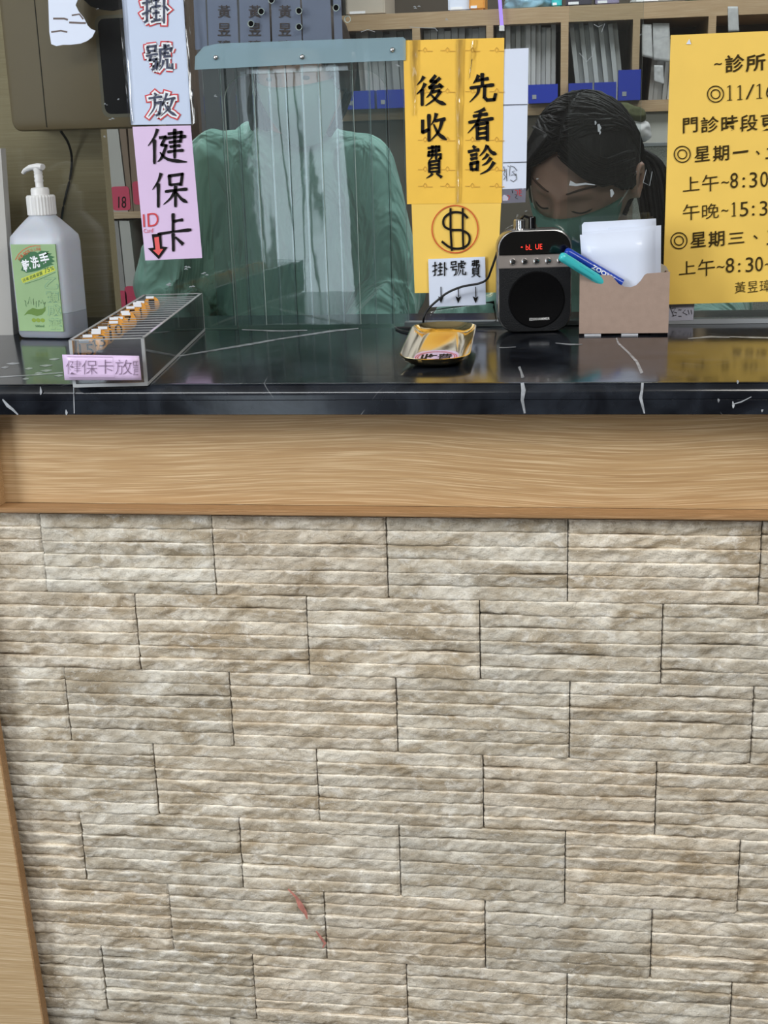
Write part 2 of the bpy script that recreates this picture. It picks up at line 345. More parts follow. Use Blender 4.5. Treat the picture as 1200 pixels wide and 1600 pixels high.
M['paper_y2'] = pm('matt_yellow_paper', (.93, .62, .12), .6, var=.03, vscale=20)
M['ink'] = pm('black_ink', (.008, .007, .007), .6, spec=.15)
M['ink_brown'] = pm('dark_print', (.05, .033, .010), .7, spec=.1)
M['ink_red'] = pm('red_ink', (.62, .035, .045), .5)
M['ink_orange'] = pm('orange_ink', (.62, .10, .02), .5)
M['ink_navy'] = pm('navy_ink', (.035, .045, .09), .5, var=.5, vscale=300)
M['ink_white'] = pm('white_ink', (.85, .87, .92), .5)
M['ink_gray'] = pm('grey_print', (.16, .10, .17), .6)
M['ink_fade'] = pm('faded_print', (.15, .115, .11), .7)
M['fold'] = pm('fold_line', (.42, .43, .47), .7)
M['fold_y'] = pm('ghost_print', (.62, .36, .05), .7)
M['red'] = pm('coral_red', (.80, .10, .10), .5)
M['skin'] = pm('skin', (.56, .35, .275), .5, sub=.08, var=.06, vscale=30)
M['lash'] = pm('dark_lash', (.03, .02, .018), .6)
M['brow'] = pm('brow_hair', (.10, .06, .045), .8)
M['hair'] = hair_mat('black_hair', (.012, .011, .012))
M['hair_b'] = hair_mat('brown_black_hair', (.03, .018, .012))
M['gown'] = cloth_mat('green_gown', (.20, .40, .34))
M['mask'] = pm('green_mask', (.42, .76, .69), .85, bump=.2, bscale=500)
M['elastic'] = pm('white_elastic', (.6, .6, .58), .8)
M['bottle'] = pm('frosted_plastic', (.62, .66, .74), .38, sub=.2, trans=.25)
M['gel'] = pm('cloudy_gel', (.40, .43, .50), .38, sub=.2, trans=.2)
M['cap'] = pm('white_plastic', (.72, .72, .72), .4)
M['label'] = pm('green_label', (.28, .44, .21), .5, var=.12, vscale=14)
M['g_dark'] = pm('dark_green_print', (.01, .12, .03), .5)
M['g_mid'] = pm('leaf_green_print', (.10, .21, .02), .5)
M['g_line'] = pm('green_line_print', (.17, .33, .20), .5)
M['g_lime'] = pm('lime_print', (.55, .60, .04), .5)
M['black'] = pm('black_gloss', (.004, .004, .005), .12, spec=.35)
M['leather'] = pm('black_leatherette', (.005, .006, .008), .45, spec=.25, bump=.5, bscale=900)
M['grille'] = pm('black_grille', (.002, .002, .0025), .75, spec=.1, bump=.4, bscale=1500)
M['chrome'] = pm('chrome', (.75, .75, .76), .12, metal=1)
M['satin'] = pm('satin_band', (.40, .36, .34), .38, metal=.55)
M['led'] = emit('red_digits', (1, .05, .03), 2.2)
M['brass'] = pm('gold_metal', (.86, .68, .36), .10, metal=1)
M['kraft'] = pm('kraft_board', (.37, .27, .22), .85, var=.05, vscale=120, bump=.1, bscale=600)
M['teal'] = pm('teal_plastic', (.06, .56, .60), .25)
M['blue'] = pm('blue_plastic', (.01, .05, .40), .25)
M['tealink'] = pm('teal_print', (.01, .18, .24), .5)
M['orange'] = pm('orange_disc', (.80, .36, .06), .5)
M['cable'] = pm('black_cable', (.008, .008, .009), .4)
M['khaki'] = pm('khaki_plastic', (.235, .165, .08), .45, var=.04, vscale=5)
M['window_dark'] = pm('dark_window', (.012, .012, .016), .15)
M['filebox'] = pm('blue_filebox', (.008, .03, .36), .45)
M['chart'] = pm('grey_white_chart', (.42, .43, .43), .8, var=.12, vscale=90)
M['tabpink'] = pm('pink_tab', (.55, .02, .09), .5)
M['cream'] = pm('cream_carton', (.5, .45, .38), .8)
M['greenbox'] = pm('green_carton', (.01, .16, .07), .5)
M['bluebag'] = pm('blue_plastic_bag', (.25, .45, .58), .4, bump=.5, bscale=60)
M['violet'] = emit('violet_tube', (.42, .28, 1.0), 1.4)
M['olive'] = pm('olive_cloth', (.055, .06, .02), .9)
M['steel'] = pm('steel', (.6, .6, .6), .3, metal=1)
M['rail'] = pm('glass_rail', (.30, .32, .34), .3)
M['speckle'] = pm('speckled_fabric', (.3, .31, .29), .9, var=.35, vscale=400)

YG = .330                                         # front face of the glass partition
ZT = 1.100                                        # counter top level
# ------------------------------------------------------------------ setting
def struct(name, bm, m, label, smooth=False):
    o = finish(name, bm, m, None, smooth); tag(o, label, None, None, 'structure'); return o
ZF, ZC, XL, XR, YB, YF = 0.0, 2.6, -2.6, 2.6, 2.75, -3.0
b = new(); box(b, XL, XR, YF, YB, ZF-.05, ZF); struct('floor', b, M['floor'], 'plain tiled floor of the clinic')
b = new(); box(b, XL, XR, YF, YB, ZC, ZC+.05); struct('ceiling', b, M['ceil'], 'white painted ceiling')
b = new(); box(b, XL, XR, YB, YB+.05, ZF, ZC); struct('wall_back', b, M['wall'], 'grey painted wall behind the file shelves')
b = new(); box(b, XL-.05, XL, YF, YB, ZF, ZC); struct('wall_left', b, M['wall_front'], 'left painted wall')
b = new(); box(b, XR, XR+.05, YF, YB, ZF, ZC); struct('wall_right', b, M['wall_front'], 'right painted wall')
def mirror(px, py, Y):                            # where a look at the glass bounces to
    a = P(px, py, YG); d = ray(px, py); t = (YG-Y)/d.y; return Vector((a.x+d.x*t, Y, a.z+d.z*t))
dx0, dx1 = mirror(392, 300, YF).x, mirror(552, 300, YF).x; dz1 = mirror(480, 104, YF).z
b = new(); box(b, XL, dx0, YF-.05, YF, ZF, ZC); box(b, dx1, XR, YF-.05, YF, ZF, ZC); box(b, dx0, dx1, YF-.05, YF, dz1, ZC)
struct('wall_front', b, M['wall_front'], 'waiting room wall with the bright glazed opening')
b = new()
for k in range(5):
    x = dx0+(dx1-dx0)*k/4; box(b, x-.006, x+.006, YF-.03, YF-.01, ZF, dz1)
struct('window_2', b, M['steel'], 'slim upright bars in the daylight opening of the waiting room')
dl = area('daylight_opening', ((dx0+dx1)/2, YF-.12, dz1/2), ((dx0+dx1)/2, 0, dz1/2), (dx1-dx0), dz1, 1, (.80, .93, 1.0))
dl.data.energy = 1.35*math.pi*(dx1-dx0)*dz1

# ------------------------------------------------------------------ counter with stone cladding
root = thing('reception_counter', (-.15, .2, 0), 'reception counter front clad in pale split-face stone tiles under an oak panel', 'counter')
rows_px = [808, 933, 1057, 1176, 1290, 1399, 1503]
zs = [P(600, y, 0).z for y in rows_px]; Hh = (zs[0]-zs[-1])/6
zs = [zs[0]-Hh*i for i in range(0, 16)]
cols = {0: (870, [69, 335, 605, 887, 1188]), 1: (1000, [217, 482, 750, 1034]), 2: (1110, [107, 362, 620, 890, 1176]), 3: (1230, [245, 497, 755, 1025]),
        4: (1345, [133, 378, 625, 883, 1155]), 5: (1450, [269, 509, 758, 1018]), 6: (1545, [165, 398, 636, 886, 1143])}
XE0, XE1 = -.95, .62
b = new(); tone = []
def q(v): return noise.noise(v)
for r in range(15):
    if zs[r+1] < 0.02: break
    if r in cols: xs = [P(x, cols[r][0], 0).x for x in cols[r][1]]
    else: xs = [-.6+.0785*(r % 2), -.443+.0785*(r % 2)]
    W = .157 if len(xs) < 3 else (xs[-1]-xs[0])/(len(xs)-1)
    while xs[0] > XE0: xs.insert(0, xs[0]-W)
    while xs[-1] < XE1: xs.append(xs[-1]+W)
    fine = r < 7
    for c in range(len(xs)-1):
        x0, x1 = xs[c]+.0004, xs[c+1]-.0004
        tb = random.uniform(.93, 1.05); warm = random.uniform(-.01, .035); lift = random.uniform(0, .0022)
        cuts = [0]+[(k+random.uniform(-.05, .05))/6 for k in range(1, 6)]+[1]
        z0, z1 = zs[r], zs[r+1]
        for s in range(6):
            za, zb = z0+(z1-z0)*cuts[s], z0+(z1-z0)*cuts[s+1]
            nx = int((x1-x0)/.0018) if fine else 12
            vv = [0, .025, .07, .2, .35, .5, .65, .8, .93, .975, 1] if fine else [0, .1, .5, .9, 1]; nz = len(vv)-1
            base = lift+random.uniform(-.0005, .0008); sd = random.random()*50; st = tb*random.uniform(.96, 1.04)
            tilt = random.uniform(-.0006, .0016); deep = random.random() < .35
            g = []
            for j in range(nz+1):
                v = vv[j]; row = []
                for i in range(nx+1):
                    u = i/nx; x = x0+(x1-x0)*u; z = za+(zb-za)*v
                    pr = 1-abs(2*v-1)**16
                    w1 = q(Vector((x*9+sd, z*30, sd)))*.02
                    k = Vector((x*26+sd+w1*30, z*48-x*14, sd)); k2 = Vector((x*70+w1*50, z*90-x*30, sd)); k3 = Vector((x*260, z*260, sd))
                    c1 = 1-abs(q(k))*2.2; c2 = 1-abs(q(k2))*2.2
                    n = .0011*c1+.0010*c2+.0005*q(k3)+.0011*q(Vector((x*150, z*190-x*40, sd)))
                    y = -(base+.0009*pr+n*pr-tilt*(v-.5)*2)
                    gap = max(0., q(Vector((x*11+sd*3, r*6+s, 3)))-.12)*.016
                    if v > .85: y += gap*(v-.85)/.15
                    zz = z+.0004*q(Vector((x*35, sd, 1)))*(1 if 0 < j < nz else 0)
                    if i in (0, nx): y += .0025
                    row.append(b.verts.new((x, y, zz)))
                g.append(row)
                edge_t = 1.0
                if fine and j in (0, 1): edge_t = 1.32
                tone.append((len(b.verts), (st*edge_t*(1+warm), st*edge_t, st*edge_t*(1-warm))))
            for j in range(nz):
                for i in range(nx):
                    f = b.faces.new((g[j][i], g[j+1][i], g[j+1][i+1], g[j][i+1])); f.smooth = True
            for line, fl in ((g[0], 0), (g[-1], 1), ([rr[0] for rr in g], 1), ([rr[-1] for rr in g], 0)):
                bk = [b.verts.new((v.co.x, .012, v.co.z)) for v in line]
                for i in range(len(line)-1):
                    qd = (line[i], line[i+1], bk[i+1], bk[i]); b.faces.new(qd if fl else qd[::-1])
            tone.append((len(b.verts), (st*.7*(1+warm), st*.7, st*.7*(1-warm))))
me = bpy.data.meshes.new('stone_cladding'); b.to_mesh(me); b.free()
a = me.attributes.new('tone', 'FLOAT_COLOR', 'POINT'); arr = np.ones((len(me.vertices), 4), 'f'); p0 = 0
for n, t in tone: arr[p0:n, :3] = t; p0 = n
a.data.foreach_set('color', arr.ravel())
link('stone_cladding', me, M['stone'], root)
ZL1 = P(600, 800, -.015).z; ZL0 = P(600, 808, -.015).z
ZU = P(600, 648, -.03).z                          # underside of the marble
b = new(); box(b, XE0, XE1, .012, .40, 0, ZU-.001); o = finish('core', b, M['grout'], root)
b = new(); box(b, XE0, XE1, .006, .0119, ZL1, ZU-.001); o = finish('oak_panel', b, M['oak'], root)
b = new(); box(b, XE0, XE1, -.015, .006, ZL0, ZL1); bmesh.ops.bevel(b, geom=b.edges[:], offset=.0012, segments=2, affect='EDGES'); finish('ledge', b, M['oak_edge'], root)
b = new(); box(b, XE0, P(-5, 790, -.0155).x, -.0155, .0058, ZL1+.0003, ZU-.001); finish('shade_cheek', b, M['oak'], root)  # added cheek just out of view, there to shade the panel's left end
# pink stain on a tile
b = new(); stroke(b, [(450, 1389), (463, 1402), (470, 1416), (478, 1428), (480, 1436)], [2, 4, 9, 5, 2], onY(-.0075)); stroke(b, [(494, 1455), (501, 1465), (508, 1474), (504, 1481)], [2, 4, 4, 2], onY(-.0075)); 
tag(finish('red_stain', b, pm('red_mineral', (.50, .20, .16), .8, var=.3, vscale=200), root), 'coral red mineral streak')

# leaning side board
root = thing('side_board', (-.75, 0, 0), 'plain oak board standing against the left edge of the stone cladding', 'board')
eT, eB = P(-62, 800, -.022), P(68, 1600, -.022)
dxz = (eB.x-eT.x)/(eB.z-eT.z); ex = lambda z: eT.x+(z-eT.z)*dxz
b = new(); zt = ZL0-.002
prism(b, [(-.95, -.022, .01), (ex(.01), -.022, .01), (ex(zt), -.022, zt), (-.95, -.022, zt)], (0, .0095, 0)); finish('board_face', b, M['oak_board'], root)
b = new(); prism(b, [(ex(.01)-.001, -.0224, .01), (ex(.01)+.0008, -.0224, .01), (ex(zt)+.0008, -.0224, zt), (ex(zt)-.001, -.0224, zt)], (0, .0125, 0)); finish('edge_band', b, M['oak_edge'], root)

# marble worktop
root = thing('marble_countertop', (-.15, .2, ZU), 'black marble worktop with white veins on top of the stone counter', 'countertop')
r_ = .012; ZM = P(600, 625, -.03).z
def slab(bm, z0, z1, rr):
    prof = [(.452, z1)]+[(-.030+rr-rr*math.sin(a), z1-rr+rr*math.cos(a)) for a in [math.pi/2*k/10 for k in range(11)]]+[(-.030, z0+.0003), (-.0297, z0), (.452, z0)]
    rings = [[(x, y, z) for y, z in prof] for x in (XE0, XE1)]; loft(bm, rings)
b = new(); slab(b, ZM+.0001, ZT, .0115)
o = finish('upper_slab', b, [M['marble'], M['vein']], root, 'auto')
b = new(); slab(b, ZU, ZM-.0002, .0002); finish('lower_slab', b, M['marble'], root, 'auto')
def onTop(p):
    h = PZ(p[0], p[1], ZT+.0002)
    if h.y > -.014: return h
    return P(p[0], p[1], -.0303) if p[1] > 606 else h.lerp(P(p[0], p[1], -.0303), .5) + Vector((0, -.002, .002))
def vn(pts, wd, fn):
    b = new(); stroke(b, pts, wd, fn); finish('vein', b, M['vein'], root, 'raw')
vn([(963, 528), (966, 536), (981, 550), (995, 565), (1003, 583)], [2, 3, 3, 4, 5], lambda p: PZ(p[0], p[1], ZT+.0002))
vn([(1004, 598), (1003, 610), (1001, 622), (1004, 634), (1007, 646)], [4, 4, 5, 4, 2], lambda p: P(p[0], p[1], -.0303))
vn([(811, 573), (814, 580), (817, 590)], [4, 3, 5], lambda p: PZ(p[0], p[1], ZT+.0002))
vn([(816, 598), (818, 610), (816, 625), (820, 646)], [5, 7, 5, 3], lambda p: P(p[0], p[1], -.0303))
vn([(4, 624), (12, 634), (20, 640), (28, 648)], [2, 5, 4, 2], lambda p: P(p[0], p[1], -.0303))
vn([(0, 589), (50, 586), (98, 582)], [1.6, 1.8, 1.6], lambda p: PZ(p[0], p[1], ZT+.0002))
vn([(232, 569), (280, 556), (330, 548), (400, 536), (440, 529), (520, 517), (560, 513)], [1, 2, 2.5, 3, 2, 3, 1.5], lambda p: PZ(p[0], p[1], ZT+.0002))
vn([(378, 515), (430, 517), (480, 516)], [1.5, 2.2, 1.5], lambda p: PZ(p[0], p[1], ZT+.0002))
vn([(1075, 529), (1110, 526), (1140, 527)], [1, 3, 1.5], lambda p: PZ(p[0], p[1], ZT+.0002))
vn([(1140, 526), (1170, 527), (1215, 528)], [1, 2.4, 2], lambda p: PZ(p[0], p[1], ZT+.0002))
vn([(868, 536), (890, 538), (910, 538)], [1, 2.5, 1], lambda p: PZ(p[0], p[1], ZT+.0002))
vn([(780, 543), (792, 543), (806, 542)], [1, 1.5, 1], lambda p: PZ(p[0], p[1], ZT+.0002))
for x, y, a_ in ((72, 579, 9), (45, 576, 6), (20, 568, 10), (85, 561, 8), (60, 583, 6), (92, 587, 7), (72, 571, 10), (8, 574, 6), (40, 592, 5)):
    vn([(x-a_, y+.5), (x, y), (x+a_, y-.7)], [.8, 3.6, .8], lambda p: PZ(p[0], p[1], ZT+.0002))
for x, y, h in ((63, 613, 9), (103, 645, 5), (1190, 640, 0), (1152, 596, 2), (1145, 634, 7), (1122, 625, 2)):
    vn([(x, y-h), (x+1, y), (x+.5, y+4)], [1, 4, 1], lambda p: P(p[0], p[1], -.0303))
vn([(115, 606), (116, 646)], [1.3, 1.3], lambda p: P(p[0], p[1], -.0303))
vn([(1144, 632), (1158, 628), (1174, 620)], [1, 2, 1], lambda p: P(p[0], p[1], -.0303))


# ------------------------------------------------------------------ glass partition
def fill2d(loops, Y0, Y1, mats, name, parent=None):
    cu = bpy.data.curves.new('c', 'CURVE'); cu.dimensions = '2D'; cu.fill_mode = 'BOTH'; cu.extrude = abs(Y1-Y0)/2
    for lp in loops:
        s = cu.splines.new('POLY'); s.points.add(len(lp)-1); s.use_cyclic_u = True
        for i, p in enumerate(lp): s.points[i].co = (p[0], p[1], 0, 1)
    o = bpy.data.objects.new('c', cu); C.objects.link(o); bpy.context.view_layer.update()
    me = bpy.data.meshes.new_from_object(o.evaluated_get(bpy.context.evaluated_depsgraph_get())); bpy.data.objects.remove(o)
    me.transform(Matrix(((1, 0, 0, 0), (0, 0, -1, (Y0+Y1)/2), (0, 1, 0, 0), (0, 0, 0, 1)))); me.name = name
    o = link(name, me, mats, parent)
    for p in me.polygons: p.material_index = 0 if abs(p.normal.y) > .5 else 1
    return o
def xz(px, py, Y=YG): p = P(px, py, Y); return (p.x, p.z)
GT = 2.2
hx0, hx1 = xz(361, 340)[0], xz(611, 340)[0]; hz1 = xz(480, 112)[1]
rr = .030
hole = [(hx0, ZT-.01), (hx0, hz1-rr)]+[(hx0+rr-rr*math.cos(a), hz1-rr+rr*math.sin(a)) for a in [math.pi/2*k/10 for k in range(1, 11)]]
hole += [(hx1-rr+rr*math.sin(a), hz1-rr+rr*math.cos(a)) for a in [math.pi/2*k/10 for k in range(0, 11)]]+[(hx1, ZT-.01)]
xr1 = xz(1000, 250)[0]; xl2 = xz(887, 250)[0]
outer = [(-.86, ZT+.001), (hx0, ZT+.001)]+hole[1:-1]+[(hx1, ZT+.001), (xr1, ZT+.001), (xr1, GT), (-.86, GT)]
loops = [outer]
sh = [(408, 18), (424, 0), (392, 37), (467, 17), (467, 42), (525, 12), (543, 30), (470, 68), (452, -20), (500, -14), (440, -40), (490, -44)]
for x, y in sh:
    cx, cz = xz(x, y); loops.append([(cx+.0031*math.cos(a), cz+.0031*math.sin(a)) for a in [2*math.pi*k/16 for k in range(16)]])
win = fill2d(loops, YG, YG+.004, [M['glass'], M['edge']], 'window_1')
tag(win, 'clear glass partition on the marble worktop with a round-cornered opening', None, None, 'structure')
for i, (x, y) in enumerate(sh):
    cx, cz = xz(x, y); b = new()
    mt = M['black'] if i != 6 and i != 7 else M['steel']
    ca = [(math.cos(2*math.pi*k/16), math.sin(2*math.pi*k/16)) for k in range(16)]
    R_ = [[b.verts.new((cx+c_*r_, y_, cz+s_*r_)) for c_, s_ in ca] for r_, y_ in ((.0031, YG-.0001), (.0037, YG-.0006), (.0037, YG-.0001))]
    for r1, r2 in ((0, 1), (1, 2)):
        for k in range(16): b.faces.new((R_[r1][k], R_[r1][(k+1) % 16], R_[r2][(k+1) % 16], R_[r2][k]))
    o = finish('speaking_hole_rim', b, M['edge'], win)
    if i not in (6, 7):
        b = new(); lathe(b, [(.0030, -.0018), (.0030, .0008)], (0, 0, 0), 16, M=Matrix.Rotation(math.radians(90), 4, 'X'))
        for v in b.verts: v.co += Vector((cx, YG+.003, cz))
        finish('speaking_hole', b, M['black'], win)
w3 = fill2d([[(xl2, ZT+.006), (.75, ZT+.006), (.75, GT), (xl2, GT)]], YG+.012, YG+.016, [M['glass'], M['edge']], 'window_3')
tag(w3, 'right sliding glass pane overlapping behind the fixed glass', None, None, 'structure')
b = new(); box(b, hx1+.012, .75, YG+.005, YG+.020, ZT+.0003, ZT+.0055); struct('trim_1', b, M['rail'], 'grey bottom rail under the sliding glass')
# residue of old tape on the glass
b = new()
rs = [(930, 192, 3), (935, 200, 6), (937, 207, 3), (955, 302, 6)]
for x, y, s in rs: stroke(b, [(x, y-s), (x+s*.3, y), (x, y+s)], [s*.6, s, s*.3], onY(YG-.0005))
stroke(b, [(890, 286), (900, 289), (915, 287), (930, 289)], [8, 4, 3, 1], onY(YG-.0005))
for x, y, s in ((295, 420, 5), (320, 428, 4), (262, 446, 5), (301, 449, 4), (621, 102, 4), (336, 150, 2.5), (165, 163, 2), (175, 186, 3.5), (165, 213, 2), (840, 280, 1.5), (822, 330, 1.5), (651, 12, 4), (697, 30, 2.5), (1001, 54, 1.5), (186, 155, 2), (152, 14, 1.5)):
    for k in range(3):
        xx, yy = x+random.uniform(-s, s), y+random.uniform(-s, s)*.6
        stroke(b, [(xx-s*.6, yy), (xx, yy-s*.2), (xx+s*.6, yy+.4)], [.6, s*.45, .5], onY(YG-.0005))
for pts in ([(928, 38), (935, 42), (945, 37), (940, 50)], [(905, 83), (912, 90), (916, 97), (925, 88), (928, 74)], [(1028, 62), (1035, 58), (1060, 57), (1064, 66)], [(1010, 265), (1005, 285), (1015, 290), (1019, 268)], [(564, 50), (575, 46), (586, 50)], [(640, 42), (650, 43), (680, 44), (684, 49)]):
    stroke(b, pts, .9, onY(YG-.0005))
finish('tape_residue', b, M['residue'], win, 'raw')
# wide clear tape pieces by the tray
b = new(); sheetbm(b, [(668, 485), (772, 470), (776, 502), (664, 512)], YG-.0025, .0002, 10, 6, .004, seed=3)
finish('tape_patch', b, M['film'], win, True)

# strip curtain in the opening
root = thing('strip_curtain', (P(480, 120, .345).x, .345, P(480, 112, .345).z), 'clear soft strip curtain hanging under a frosted bar in the glass opening', 'curtain')
b = new()
prism(b, [P(*p, YG-.003) for p in ((305, 88), (318, 73), (340, 68), (480, 63), (630, 58), (634, 62), (634, 94), (480, 100), (304, 109))], (0, .0025, 0))
finish('header_bar', b, M['header'], root)
for x, y in ((337, 90), (472, 89), (613, 78)):
    b = new(); c = P(x, y, YG-.0035); lathe(b, [(.0028, 0), (.0024, .0014), (.0008, .0018)], (0, 0, 0), 14, M=Matrix.Rotation(math.radians(90), 4, 'X'))
    for v in b.verts: v.co += c
    finish('screw', b, M['steel'], root, True)
sx = np.linspace(xz(318, 120, .342)[0], xz(628, 120, .342)[0], 13)
for i in range(12):
    b = new(); wd = sx[i+1]-sx[i]+.0022; an = random.uniform(-.010, .010); z1 = P(480, 100, .342).z; z0 = ZT+.003; cxm = (sx[i]+sx[i+1])/2
    y_ = .341+.0015*(i % 2)
    rings = []
    for j in range(13):
        z = z1+(z0-z1)*j/12; top, bot = [], []
        for k in range(7):
            u = k/6-.5; yy = y_+an*u*wd+.00012*q(Vector((i*9, z*5, u)))
            top.append((cxm+u*wd, yy, z)); bot.append((cxm+u*wd, yy+.0012, z))
        rings.append(top+bot[::-1])
    loft(b, rings)
    tag(finish('strip', b, M['strip'], root, 'auto'))
    b = new(); tube(b, [(cxm+wd/2, y_+.0004+an*wd/2, z1), (cxm+wd/2, y_+.0004+an*wd/2, z0)], .00035, 5); finish('strip_edge', b, M['cable'] if i % 3 == 1 else M['edge'], root)

# ------------------------------------------------------------------ signs on the glass
YS = YG-.0012
def sign(name, quad, mat, label, wave=.0004, Y=YS, cat='sign', group=None):
    c = P((quad[3][0]+quad[2][0])/2, (quad[3][1]+quad[2][1])/2, Y)
    r = thing(name, c, label, cat, group)
    b = new(); sheetbm(b, quad, Y, wave=wave, seed=quad[0][0]*.1); finish('sheet', b, mat, r, 'auto'); return r
F = onY(YS-.0012)
# 1 pale blue 掛號放
r = sign('taped_sign', [(186, -60), (283, -60), (299, 194), (205, 195)], M['paper_b'], 'pale blue paper strip with red-outlined characters above the lilac card sign')
Y1 = YS-.0011
for gr, dy, nm, mt in ((9.5, 0, 'red_outline', M['ink_red']), (5.5, .0003, 'white_outline', M['ink_white']), (0, .0006, 'lettering', M['ink_navy'])):
    b = new(); f = onY(Y1-dy)
    for s, (x0, y0, x1, y1) in (('掛', (221, -8, 264, 38)), ('號', (227, 69, 270, 112)), ('放', (231, 144, 276, 184))):
        brush(b, s, bx(x0, y0, x1, y1, .02), f, 3.8, gr)
    finish(nm, b, mt, r, 'raw')
b = new(); sheetbm(b, [(283, -60), (291, -60), (308, 190), (299, 196)], YS-.002, .0002, 4, 14, .004, seed=5); finish('tape_edge', b, M['film'], r, 'auto')
b = new(); sheetbm(b, [(180, -60), (190, -60), (208, 190), (202, 196)], YS-.002, .0002, 4, 14, .003, seed=8); finish('tape_edge', b, M['film'], r, 'auto')
# 2 lilac 健保卡
r = sign('taped_sign', [(207, 198), (298, 196), (316, 403), (227, 407)], M['paper_p'], 'lilac paper sign with three big black characters and a red arrow')
b = new()
for s, qd in (('健', (230, 200, 292, 257)), ('保', (237, 269, 294, 325)), ('卡', (246, 333, 299, 393))): brush(b, s, bx(*qd, .02), F, 4.6)
finish('lettering', b, M['ink'], r, 'raw')
b = new(); write(b, 'ID', [(223, 335), (247, 331), (248, 353), (224, 355)], F, -.005); write(b, 'Card', [(224, 358), (239, 356), (239, 363), (225, 364)], F, -.005)
finish('red_lettering', b, M['ink_red'], r)
b = new()
ar = [(237, 366), (252, 365), (253, 385), (262, 386), (248, 405), (231, 388), (240, 387)]
f = onY(YS-.0012); vs = [b.verts.new(f(p)) for p in ar]; b.faces.new(vs); finish('arrow_outline', b, M['ink'], r)
b = new(); f = onY(YS-.0015); vs = [b.verts.new(f(p)) for p in [(241, 371), (248, 370), (250, 389), (255, 389), (248, 399), (239, 391), (243, 390)]]; b.faces.new(vs); finish('arrow', b, M['red'], r)
# 3 yellow 先看診 後收費
r = sign('taped_sign', [(630, 63), (788, 59), (784, 317), (636, 319)], M['paper_y'], 'yellow paper sign with two columns of black brush characters beside the opening')
b = new()
for s, qd in (('先', (730, 113, 777, 163)), ('看', (729, 168, 773, 220)), ('診', (729, 225, 777, 274)), ('後', (650, 118, 698, 167)), ('收', (654, 175, 699, 222)), ('費', (661, 227, 696, 278))):
    brush(b, s, bx(*qd, .03), F, 5.2 if s != '費' else 4.0)
finish('lettering', b, M['ink'], r, 'raw')
b = new(); f = onY(YS-.0008)
for y in (78, 142, 218, 264, 290):
    for x in (664, 699, 738, 776):
        stroke(b, [(x-11, y+1), (x-4, y+1)], 1.0, f); stroke(b, [(x, y-4), (x-3, y), (x, y+4), (x+3, y), (x, y-4)], .9, f); stroke(b, [(x+3, y+2), (x+12, y+2)], 1.3, f)
finish('ghost_print', b, M['fold_y'], r, 'raw')
b = new(); sheetbm(b, [(640, 60), (654, 60), (648, 180), (646, 180)], YS-.0022, .0002, 3, 20, .002, seed=2); sheetbm(b, [(713, 60), (724, 60), (718, 317), (713, 317)], YS-.0022, .0002, 3, 24, .002, seed=4); sheetbm(b, [(738, 62), (744, 62), (735, 122), (733, 122)], YS-.0022, .0002, 3, 10, .003, seed=6)
finish('tape', b, M['film'], r, 'auto')
# 4 yellow $
r = sign('taped_sign', [(643, 318), (783, 317), (776, 457), (648, 458)], M['paper_y2'], 'yellow sheet with a dollar mark in a red ring under the brush-lettered sign', Y=YS+.0005)
b = new(); f = onY(YS-.001)
n = 40; pts = [(711+36*math.cos(2*math.pi*k/n), 358+37*math.sin(2*math.pi*k/n)) for k in range(n+1)]; stroke(b, pts, 1.8, f); finish('red_ring', b, M['ink_orange'], r, 'raw')
b = new()
sp = spline([(731, 341, 0), (722, 333, 0), (706, 332, 0), (694, 341, 0), (694, 353, 0), (705, 359, 0), (722, 360, 0), (733, 368, 0), (732, 381, 0), (720, 388, 0), (704, 387, 0), (690, 377, 0)], 6)
stroke(b, [(p.x, p.y) for p in sp], 3.6, onY(YS-.0012)); stroke(b, [(704, 325), (704, 358), (706, 392)], 3.4, onY(YS-.0014)); stroke(b, [(723, 325), (723, 358), (724, 390)], 3.2, onY(YS-.0014))
finish('dollar_mark', b, M['ink'], r, 'raw')
# 5 small white 掛號費
r = sign('taped_sign', [(669, 405), (758, 401), (759, 476), (671, 480)], M['paper_w'], 'small white notice with three down arrows stuck over the dollar sheet', Y=YS-.003)
f = onY(YS-.0045); b = new()
for s, qd in (('掛', (675, 409, 699, 432)), ('號', (703, 407, 728, 432)), ('費', (733, 406, 753, 433))): brush(b, s, bx(*qd, .02), f, 1.9)
finish('lettering', b, M['ink'], r, 'raw')
b = new()
for x in (689, 716, 743):
    stroke(b, [(x, 448), (x+.3, 464)], 1.4, f); vs = [b.verts.new(f(p)) for p in ((x-4.5, 463), (x, 465), (x+4.5, 463), (x, 474))]; b.faces.new(vs)
finish('arrow', b, M['ink'], r, 'raw')
# 6 white paper right of the yellow sign, 7 small tag below it
r = sign('white_notice', [(780, 77), (826, 75), (822, 294), (775, 296)], M['paper_w'], 'white paper strip half hidden by the brush-lettered yellow sign', Y=YS+.0008, cat='paper')
b = new(); f = onY(YS-.0004)
stroke(b, [(786, 164), (824, 163)], 1, f); stroke(b, [(786, 254), (823, 253)], 1, f)
for pts in ([(793, 259), (797, 261), (796, 275), (801, 273)], [(797, 259), (803, 261), (808, 267)], [(804, 267), (800, 268), (806, 274), (802, 273)], [(806, 271), (807, 280), (802, 284), (797, 281)], [(791, 264), (792, 283)], [(787, 260), (789, 268), (787, 272), (790, 276), (787, 281)]): stroke(b, pts, .9, f)
finish('handwriting', b, M['ink'], r, 'raw')
r = sign('paper_tag', [(784, 294), (822, 294), (821, 316), (782, 318)], pm('lilac_tag', (.52, .5, .62), .6), 'small grey-lilac tag with red pen marks below the white paper strip', Y=YS+.0014, cat='paper')
b = new(); f = onY(YS+.0004)
